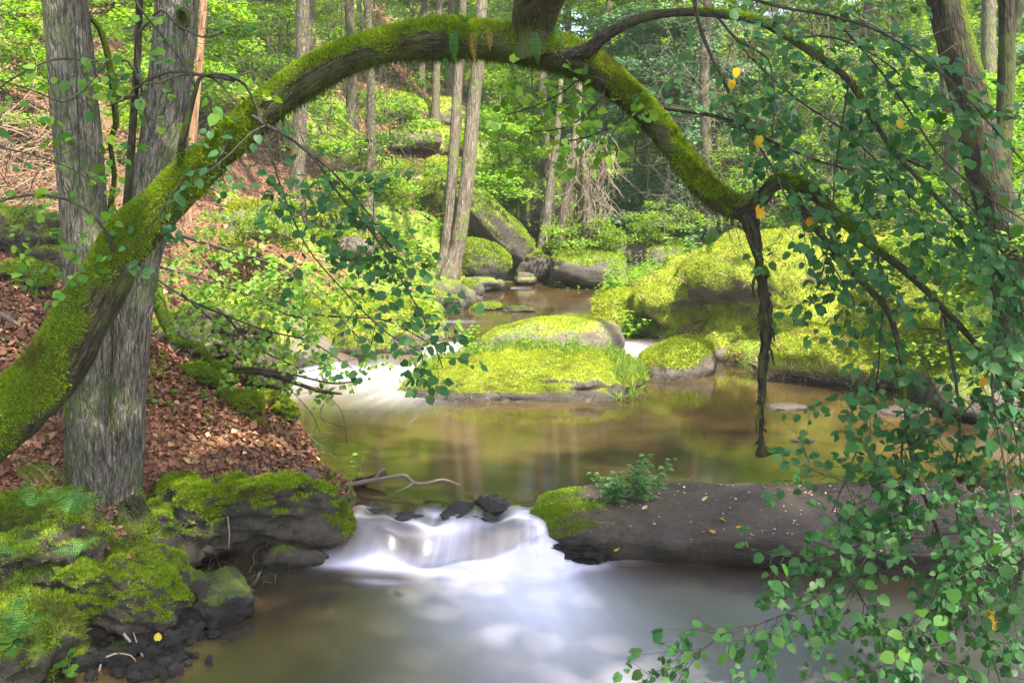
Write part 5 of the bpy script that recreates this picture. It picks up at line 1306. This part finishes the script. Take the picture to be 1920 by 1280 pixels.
# leaves and crumbs on the slab
t, V, F, m, N = ROCKS['slab']
def rock_top(key, px, py):
    """nearest rock point seen at a picture point"""
    t_, V_, F_, m_, N_ = ROCKS[key]; x, y, d = proj(V_); k = (N_[:, 2] > .1)
    e = np.where(k, np.hypot(x - px, y - py), 1e9); return V_[int(np.argmin(e))]
q = np.random.default_rng(12)
P, Nn = scatter(V, F, np.clip(N[:, 2] - .8, 0, 1), 420, q)
Nn2 = norm(Nn + q.normal(0, .25, Nn.shape))
link("leaf_litter", leaves_mesh("leaf_litter", P + Nn * .004, norm(np.cross(Nn2, q.normal(0, 1, Nn.shape))), Nn2, .020 * q.uniform(.5, 1.3, len(P)), M_LEAF_PALE, (np.array([(0, 0, 0), (-.36, .45, .22), (0, 1, .05), (.36, .45, .18)]), DIA[1])), None, "stuff", "small pale leaves scattered over the flat slab")
q = np.random.default_rng(13)
fl = [(1148, 1039, 'slab', "round yellow fallen leaf stuck low on the slab's dark face"), (1385, 993, 'slab', "orange-yellow fallen leaf on the mossy middle of the slab"), (1205, 961, 'slab', "tan fallen leaf near the plants on the slab"),
      (1310, 945, 'slab', "pale fallen leaf on the slab's back edge"), (1790, 985, 'slab', "orange leaf on the slab's right part behind hanging leaves"), (1340, 1000, 'slab', "small tan leaf left of the orange-yellow one on the slab"),
      (1360, 977, 'slab', "pale curled leaf behind the orange-yellow one on the slab"), (1120, 957, 'slab', "tan leaf beside the bright moss knob on the slab")]
for px, py, key, lab in fl:
    p = rock_top(key, px, py) + np.array([0, -.004, .008]); o = bpy.data.objects.new("fallen_leaf", mesh_np("fallen_leaf", LT * .042, [LF], None, None, True, [M_LEAF_YELLOW if 'ellow' in lab or 'orange' in lab else M_LEAF_PALE])); COL.objects.link(o)
    o.location = p; o.rotation_euler = (q.uniform(-.1, .7), q.uniform(-.3, .3), q.uniform(0, 6.28)); o["label"] = lab; o["category"] = "fallen leaf"; o["group"] = "single leaves fallen on the slab"
p = Pz(296, 1214, -.16); o = bpy.data.objects.new("fallen_leaf", mesh_np("fallen_leaf", LT * .04, [LF], None, None, True, [M_LEAF_YELLOW])); COL.objects.link(o)
o.location = p + np.array([0, 0, .04]); o.rotation_euler = (.9, .2, .4); o["label"] = "yellow leaf standing up among the black wet stones"; o["category"] = "fallen leaf"

def tufts(name, pts, nb, ln, wd, mat, seed, label, lean=.5, parent=None, kind="stuff"):
    """grass blades: bent two-segment strips"""
    q = np.random.default_rng(seed); pts = np.repeat(np.asarray(pts), nb, 0); n = len(pts)
    P = pts + q.normal(0, .02, (n, 3)) * [1, 1, 0]; d = norm(np.array([0, 0, 1.0]) + q.normal(0, lean, (n, 3)) * [1, 1, .2]); L_ = ln * q.uniform(.45, 1.25, (n, 1)); s = norm(np.cross(d, q.normal(0, 1, (n, 3)))) * wd
    mid = P + d * L_ * .55; d2 = norm(d + d * [1, 1, 0] * 1.2 + [0, 0, -.35]); tip = mid + d2 * L_ * .5
    V = np.stack([P - s, P + s, mid + s * .8, mid - s * .8, tip], 1).reshape(-1, 3); b = np.arange(n)[:, None] * 5
    return link(name, mesh_np(name, V, [b + np.array([[0, 1, 2, 3]]), b + np.array([[3, 2, 4]])], None, None, True, [mat]), parent, kind, label)
def herb_cloud(name, pts, per, h, size, mat, seed, label):
    """low leafy plants: stems of small leaves"""
    q = np.random.default_rng(seed); pts = np.asarray(pts); n = len(pts)
    ax = norm(np.array([0, 0, 1.0]) + q.normal(0, .35, (n, 3)) * [1, 1, .1]); hh = h * q.uniform(.4, 1.3, n)
    t = np.tile(np.linspace(.25, 1, per), n); i = np.repeat(np.arange(n), per); a = t * 40 + i
    P = pts[i] + ax[i] * (hh[i] * t)[:, None]; Dd = np.stack([np.cos(a), np.sin(a), np.full(len(a), .15)], 1) + q.normal(0, .2, (len(a), 3)); N = np.array([0, 0, 1.0]) + q.normal(0, .3, (len(a), 3))
    link(name, leaves_mesh(name, P, Dd, N, size * (1.15 - .6 * t) * q.uniform(.7, 1.2, len(t)), mat, DIA), None, "stuff", label)
def on_ground(n, x0, x1, y0, y1, seed, mask=None):
    q = np.random.default_rng(seed); x, y = sample_ground(n, x0, x1, y0, y1, q); k = land(x, y, .0)
    if mask is not None: k &= mask(x, y)
    return np.stack([x[k], y[k], terr(x[k], y[k])], 1)
def on_rock(key, n, seed, f):
    t_, V_, F_, m_, N_ = ROCKS[key]; P, Nn = scatter(V_, F_, f(V_, N_), n, np.random.default_rng(seed)); return P
nz = lambda s, c, f=.9: (lambda x, y: fbm2(x, y, f, 3, s) > c)
# right bank grass between the boulders
tufts("bank_grass", on_ground(2600, 1.1, 3.2, 12.8, 18.5, 1, nz(4, -.3)), 6, .22, .005, M_GRASS, 1, "tall green grass on the point between the boulders", .5)
tufts("bank_grass", on_ground(700, 1.1, 3.0, 12.8, 17.5, 2), 6, .24, .005, M_GRASS_DRY, 2, "dry straw-coloured grass on the point between the boulders", .6)
herb_cloud("bank_herbs", on_ground(420, 1.2, 3.4, 13, 18.5, 3), 16, .34, .07, M_LEAF_BRIGHT, 3, "leafy weeds on the point between the boulders")
herb_cloud("bank_herbs", on_ground(2600, 3.2, 16, 12, 30, 4, nz(8, -.1, .5)), 12, .30, .10, M_LEAF_BRIGHT, 4, "sunny low weeds over the right bank")
tufts("bank_grass", on_ground(5000, 3.2, 16, 11, 28, 5, nz(9, -.2, .5)), 6, .26, .008, M_GRASS, 5, "sunny grass over the right bank", .5)
herb_cloud("hillside_herbs", on_ground(4600, -12, -1.3, 12.5, 30, 6, nz(12, .02, .45)), 12, .26, .085, M_LEAF_BRIGHT, 6, "bright green low plants on the far hillside")
herb_cloud("hillside_herbs", on_ground(700, -3.8, -1.2, 9.0, 14.5, 7, nz(13, .0, .8)), 12, .20, .05, M_LEAF_BRIGHT, 7, "low bright plants behind the near litter slope")
herb_cloud("hillside_herbs", on_ground(900, -6.5, -3.2, 6.2, 12, 8, nz(14, .05, .9)), 12, .20, .05, M_LEAF_MID, 8, "green seedlings on the slope behind the grey tree")
herb_cloud("litter_seedlings", np.array([terrp for terrp in [(*Pz(px, py, .3)[:2],) for px, py in ()]]).reshape(0, 3) if False else np.array([[x, y, float(terr(x, y))] for x, y in [(-2.55, 7.0), (-2.5, 6.9), (-2.35, 6.75), (-2.3, 6.6), (-2.2, 6.9), (-2.42, 6.5), (-2.6, 7.3), (-2.1, 6.7), (-2.25, 7.2)]]), 14, .12, .05, M_LEAF_BRIGHT, 9, "small bright seedlings poking through the brown litter")
herb_cloud("far_bank_herbs", on_ground(900, -1.5, 6, 19.8, 27, 10), 14, .4, .10, M_LEAF_FAR, 10, "weeds and seedlings on the far bank behind the rocks")
isb = lambda V, N: np.clip(N[:, 2] - .2, 0, 1) * (V[:, 1] > 10.62)
tufts("island_grass", on_rock('island', 800, 3, isb), 5, .085, .004, M_GRASS, 11, "green grass along the back of the long island boulder", .45)
tufts("island_grass", on_rock('island', 160, 4, lambda V, N: np.clip(N[:, 2] + .2, 0, 1) * (V[:, 0] > 1.05)), 7, .15, .004, M_GRASS, 12, "grass tuft on the right end of the island boulder", .5)
tufts("island_grass", on_rock('island', 150, 5, lambda V, N: np.clip(N[:, 2] + .2, 0, 1) * (V[:, 0] < -.75)), 7, .12, .004, M_GRASS, 13, "grass tuft on the left end of the island boulder", .5)
herb_cloud("island_herbs", on_rock('island', 45, 6, isb), 14, .26, .05, M_LEAF_BRIGHT, 14, "weeds standing behind the island boulder's crest")
herb_cloud("boulder_herbs", on_rock('lb', 60, 7, lambda V, N: np.clip(N[:, 2], 0, 1) * (V[:, 0] > -1.6)), 14, .22, .05, M_LEAF_BRIGHT, 15, "weeds on the right end of the broad left boulder")
tufts("hanging_grass", on_rock('mound', 220, 8, lambda V, N: (np.abs(N[:, 2]) < .4) * (V[:, 1] < 12.6)), 5, .16, .004, M_GRASS_DRY, 16, "dry grass hanging from the skirts of the moss dome", .9)
tufts("hanging_grass", on_rock('low', 420, 9, lambda V, N: (np.abs(N[:, 2]) < .4) * (V[:, 1] < 11.2)), 5, .14, .004, M_GRASS_DRY, 17, "dry roots and grass hanging from the low mossy rock", .9)
tufts("corner_grass", np.array([[x, y, float(max(terr(x, y), -.1)) + .02] for x, y in np.random.default_rng(4).uniform([-2.95, 4.35], [-2.4, 4.9], (26, 2))]), 5, .13, .0022, M_GRASS, 18, "thin grass at the near left corner", .7)
herb_cloud("corner_herbs", np.array([[x, y, float(max(terr(x, y), -.15)) + .02] for x, y in np.random.default_rng(5).uniform([-2.95, 4.3], [-2.3, 4.9], (70, 2))]), 12, .13, .028, M_LEAF_MID, 19, "small weeds at the near left corner")
# arching grass tuft on the left
gt = thing("grass_tuft", "long arching grass tuft on the mossy bank under the bent trunk", "grass tuft", Pd(40, 880, 4.95))
q = np.random.default_rng(31)
for i in range(46):
    a = q.normal(-.3, .8); P = [Pd(38 + q.normal(0, 10), 885 + q.normal(0, 6), 4.95 + q.normal(0, .03))]; d = norm(np.array([math.cos(a) * .5, -.25 + q.normal(0, .2), 1.0])); ln = q.uniform(.16, .34)
    for s_ in range(8): d = norm(d + np.array([.10, -.03, -.30]) * (1 + s_ * .1)); P.append(P[-1] + d * ln / 8)
    P = np.array(P); s = norm(np.cross(d, [0, 1.0, .3])) * .0022; w = np.linspace(1, .15, 9)[:, None]
    V = np.concatenate([P - s * w, P + s * w]); F = np.array([[j, j + 1, j + 10, j + 9] for j in range(8)])
    link("blade", mesh_np("blade", V, [F], None, None, True, [M_GRASS]), gt)
# leafy plants at near left corner (big leaves)
def broad_plant(label, base, n, size, spread, h, mats, seed, name="leafy_plant", stems=3):
    t = thing(name, label, "plant", base); q = np.random.default_rng(seed); acc = Acc(); lv = []
    for s_ in range(stems):
        d = norm(np.array([q.normal(0, spread), q.normal(0, spread) - .1, 1.0])); p = np.array(base, float); pts = [p]; m_ = max(3, n // stems)
        for i in range(m_):
            d = norm(d + q.normal(0, .12, 3)); p = p + d * h / m_; pts.append(p)
            a = i * 2.4 + q.normal(0, .4); ld = norm(np.array([math.cos(a), math.sin(a), .1])); lv.append((p + ld * .01, ld, norm(np.array([0, -.35, 1]) + q.normal(0, .25, 3)), size * q.uniform(.6, 1.15)))
        add_tube(acc, np.array(pts), np.linspace(.0028, .0012, len(pts)), 4)
    link("stem", acc.mesh("stem", [M_GRASS]), t)
    place_leaves(t, lv, mats, 300, mats[0], q)
broad_plant("rounded leafy seedling between the corner moss and the black stones", Pz(110, 1245, -.15), 13, .055, .5, .16, [M_LEAF_MID, M_LEAF_BLUE], 1)
broad_plant("leafy seedling over the pale stone in the near left corner", Pz(125, 1270, -.15), 9, .05, .6, .14, [M_LEAF_MID], 2)
broad_plant("large-leaved plant at the very left edge near the bottom", Pd(5, 1215, 4.2), 8, .07, .6, .16, [M_LEAF_MID, M_LEAF_BLUE], 3)
broad_plant("bright bramble sprig on the driftwood at the tip of the bank", Pd(672, 900, 6.9), 14, .04, .6, .20, [M_LEAF_BRIGHT], 4)
broad_plant("bright seedling on the litter right of the grey tree foot", Pd(310, 880, 6.6), 10, .045, .8, .10, [M_LEAF_BRIGHT], 5)
broad_plant("row of bright seedlings on the litter beside the grey trunk", Pd(270, 810, 6.9), 12, .045, .9, .09, [M_LEAF_BRIGHT], 6)

# nettle-like plants on the slab
def lance_plant(label, base, stems, h, size, seed, mat=None, name="weed"):
    t = thing(name, label, "plant", base); q = np.random.default_rng(seed); acc = Acc(); T = LT.copy(); T[:, 0] *= .42
    P_, D_, N_, S_ = [], [], [], []
    for s_ in range(stems):
        d = norm(np.array([q.normal(0, .38), q.normal(0, .25), 1.0])); p = np.array(base, float) + q.normal(0, .02, 3) * [1, 1, 0]; pts = [p]; n = 9; hh = h * q.uniform(.55, 1.1)
        for i in range(n):
            d = norm(d + q.normal(0, .06, 3)); p = p + d * hh / n; pts.append(p); f = i / n
            for s2 in (0, 1):
                a = i * 1.57 + s2 * math.pi + q.normal(0, .3); ld = norm(np.array([math.cos(a), math.sin(a), .25]))
                for fr in range(3 if f > .2 else 1):
                    a2 = a + (fr - 1) * .6; l2 = norm(np.array([math.cos(a2), math.sin(a2), .2 - .3 * abs(fr - 1)]))
                    P_.append(p + ld * .012); D_.append(l2); N_.append(norm(np.array([0, -.3, 1.0]) + q.normal(0, .2, 3))); S_.append(size * (1.1 - .55 * f) * q.uniform(.8, 1.2))
        add_tube(acc, np.array(pts), np.linspace(.0022, .001, n + 1), 4)
    link("stem", acc.mesh("stem", [M_GRASS]), t)
    me = mesh_np("leaf", T, [LF], None, None, True, [mat or M_LEAF_BRIGHT]); B = leaf_bases(np.array(P_), np.array(D_), np.array(N_))
    for i in range(min(300, len(P_))):
        o = bpy.data.objects.new("leaf", me); COL.objects.link(o); o.parent = t; M = Matrix.Identity(4)
        for a in range(3):
            for c in range(3): M[a][c] = float(B[i][a, c] * S_[i])
            M[a][3] = float(P_[i][a])
        o.matrix_basis = PINV[t.name] @ M
M_WEED = leaf_material("weed_leaf", (.07, .17, .045), (.14, .26, .08), .4, .5, .35)
lance_plant("left clump of leafy weeds on the bright moss knob of the slab", rock_top('slab', 1150, 945) + [0, .05, .0], 4, .26, .055, 1, M_WEED)
lance_plant("right clump of leafy weeds on the slab's left end, the taller one", rock_top('slab', 1198, 940) + [0, .02, 0], 5, .30, .06, 2, M_WEED)
lance_plant("weed growing at the right end of the second boulder", Pz(1175, 640, .1), 4, .55, .09, 3, M_LEAF_BRIGHT)
lance_plant("weed at the left end behind the island boulder by the upper fall", Pz(880, 665, .1), 4, .35, .08, 4, M_LEAF_BRIGHT)
lance_plant("tall weed on the grassy point above the second boulder", Pd(1155, 560, 13.8), 4, .6, .11, 5, M_LEAF_BRIGHT)
lance_plant("tall pale weed before the humped far boulder", Pd(1290, 510, 16.5), 5, .8, .13, 6, M_WEED)
lance_plant("weed beside the tall pale one before the humped far boulder", Pd(1250, 530, 16.0), 4, .7, .12, 7, M_LEAF_BRIGHT)

# ------------------------------------------------------------------ sticks
M_STICK = plain("weathered_stick", (.17, .13, .10), .8, .3, .5, 30)
M_STICK_PALE = plain("pale_stick", (.30, .23, .17), .8, .3, .4, 30)
def stick(name, label, cat, runs, mat, base=None, seed=0):
    t = thing(name, label, cat, runs[0][0][0] if base is None else base)
    for j, (pts, wpx) in enumerate(runs):
        P = np.array(pts); R = np.array(wpx) / 2
        me, *_ = trunk_mesh("branch", P, R, 8, mat, None, .05, seed + j, .03, .18)
        link("branch", me, t)
    return t
def W(px, Y): return px / FPX * Y
stick("driftwood_branch", "weathered driftwood branch reaching over the pool from the tip of the bank", "branch",
      [(D((660, 908, 6.8), (700, 900, 6.8), (745, 892, 6.8), (762, 892, 6.8), (775, 905, 6.75), (800, 906, 6.75), (830, 899, 6.75), (862, 909, 6.7)), [W(12, 6.8), W(11, 6.8), W(9, 6.8), W(8, 6.8), W(9, 6.8), W(8, 6.8), W(6, 6.8), W(4, 6.8)]),
       (D((775, 905, 6.75), (760, 915, 6.7), (740, 922, 6.7)), [W(6, 6.8), W(4, 6.8), W(3, 6.8)]),
       (D((700, 900, 6.8), (715, 882, 6.8), (722, 878, 6.8)), [W(7, 6.8), W(5, 6.8), W(4, 6.8)])], M_STICK, seed=1)
stick("driftwood_branch", "broken dark log end under the bramble sprig at the bank tip", "branch",
      [(D((640, 915, 6.85), (680, 903, 6.9), (725, 886, 6.95)), [W(20, 6.9), W(18, 6.9), W(10, 6.9)])], M_BARK_DARK, seed=4)
stick("stick", "forked brown stick lying at the mouth of the dark hollow", "stick",
      [(D((410, 1122, 5.65), (440, 1118, 5.6), (470, 1100, 5.55), (482, 1085, 5.5), (487, 1072, 5.5)), [W(9, 5.6), W(9, 5.6), W(8, 5.6), W(6, 5.6), W(4, 5.6)]),
       (D((440, 1116, 5.6), (480, 1110, 5.6), (530, 1110, 5.6), (570, 1106, 5.6)), [W(6, 5.6), W(4, 5.6), W(3, 5.6), W(2, 5.6)]),
       (D((470, 1110, 5.6), (450, 1130, 5.5)), [W(3, 5.6), W(2, 5.6)])], M_STICK, seed=6)
stick("stick", "long thin stick lying level in the dark hollow", "stick", [(D((375, 1108, 5.75), (450, 1103, 5.7), (550, 1102, 5.7)), [W(5, 5.7), W(5, 5.7), W(3, 5.7)])], M_STICK, seed=9)
stick("stick", "old bough wedged inside the dark hollow of the bank", "stick", [(D((320, 1085, 5.95), (380, 1072, 6.0), (440, 1058, 6.1)), [W(10, 6), W(10, 6), W(8, 6)])], M_STICK, seed=10)
stick("stick", "pale forked stick leaning across the black wet stones", "stick",
      [(D((232, 1188, 4.75), (255, 1215, 4.7), (280, 1240, 4.65), (300, 1262, 4.6)), [W(7, 4.7), W(7, 4.7), W(7, 4.7), W(5, 4.7)]), (D((262, 1222, 4.7), (255, 1200, 4.7), (250, 1185, 4.72)), [W(4, 4.7), W(3, 4.7), W(2, 4.7)])], M_STICK_PALE, seed=11)
stick("stick", "thin curved root looping over the near left stones", "root", [(D((185, 1275, 4.5), (190, 1240, 4.55), (215, 1225, 4.6), (245, 1228, 4.6), (255, 1245, 4.6), (240, 1262, 4.55)), [W(4, 4.6)] * 3 + [W(3, 4.6)] * 3)], M_STICK_PALE, seed=13)
stick("stick", "thin vertical rootlet dangling on the overhanging rock's front", "root", [(D((425, 955, 5.86), (430, 1000, 5.82), (428, 1030, 5.82)), [W(3, 5.8), W(3, 5.8), W(2, 5.8)])], M_STICK_PALE, seed=14)
for i, (pts, lab) in enumerate([([(-5, 588, 6.6), (40, 600, 6.6), (75, 612, 6.6)], "bare root crossing the litter at the left edge, upper one"), ([(-5, 610, 6.4), (25, 632, 6.4), (50, 640, 6.4)], "mossy root at the left edge below the bare one")]):
    P = D(*pts)
    for p in P: p[2] = float(terr(p[0], p[1])) + .02
    stick("surface_root", lab, "root", [(P, [W(12, 6.5), W(11, 6.5), W(6, 6.5)])], M_STICK if i == 0 else M_BARK_ARCH, seed=16 + i)
# dead twigs: thicket on the upper left slope, small ones in hollow and on litter
def brush(name, n, fp, mat, seed, label, ln=.5, thick=.003, dr=(1, 1, .5), steps=6):
    q = np.random.default_rng(seed); acc = Acc()
    for i in range(n):
        p = fp(q); d = norm(q.normal(0, 1, 3) * np.array(dr)); pts = [p]; l_ = ln * q.uniform(.4, 1.3)
        for s_ in range(steps): d = norm(d + q.normal(0, .28, 3)); pts.append(pts[-1] + d * l_ / steps)
        add_tube(acc, np.array(pts), np.linspace(thick, thick * .4, steps + 1), 3)
    link(name, acc.mesh(name, [mat]), None, "stuff", label)
def ground_pt(x0, x1, y0, y1, h):
    def f(q):
        x = q.uniform(x0, x1); y = q.uniform(y0, y1); return np.array([x, y, float(terr(x, y)) + q.uniform(0, h)])
    return f
M_DEAD = plain("dead_twig", (.20, .14, .09), .9, .2, .4, 30)
brush("dead_brushwood", 1150, ground_pt(-7.5, -3.9, 8.6, 13.0, 1.1), M_DEAD, 1, "tangle of dead pale twigs on the slope behind the left grey stem", .9, .006)
brush("litter_twigs", 420, ground_pt(-3.8, -1.5, 6.0, 9.5, .02), M_STICK, 2, "fine dead twigs lying on the brown litter", .3, .003, (1, 1, .25))
brush("hollow_twigs", 160, lambda q: Pd(q.uniform(330, 540), q.uniform(1070, 1110), q.uniform(5.6, 6.0)), M_STICK, 3, "fine dead twigs caught in the dark hollow", .22, .0018, (1, .6, .25))
brush("wood_twigs", 420, lambda q: Pd(q.uniform(380, 760), q.uniform(0, 330), q.uniform(9, 15)), M_BARK_THIN, 4, "thin bare twigs crossing behind the left shoulder of the arch", .9, .004, (.6, .5, 1))
brush("wood_twigs", 700, lambda q: Pd(q.uniform(1250, 1700), q.uniform(0, 420), q.uniform(6, 12)), M_TWIG_FAR, 5, "thin bare twigs behind the drooping right-hand leaves", .7, .003, (.7, .5, 1))
hz = bpy.data.meshes.new("haze"); bmh = bmesh.new(); bmesh.ops.create_cube(bmh, size=1.0); bmh.to_mesh(hz); bmh.free()
ho = link("haze", hz, kind="stuff", label="thin bright woodland air between the trees"); ho.location = (0, 44, 16); ho.scale = (150, 140, 40)
hm, nt = new_mat("woodland_haze"); pv = nt.nodes.new("ShaderNodeVolumePrincipled"); pv.inputs["Color"].default_value = (.95, 1, .93, 1); pv.inputs["Density"].default_value = .0012; pv.inputs["Anisotropy"].default_value = .2
om = nt.nodes.new("ShaderNodeOutputMaterial"); nt.links.new(pv.outputs[0], om.inputs["Volume"]); hz.materials.append(hm)
print("objects", len(bpy.data.objects))
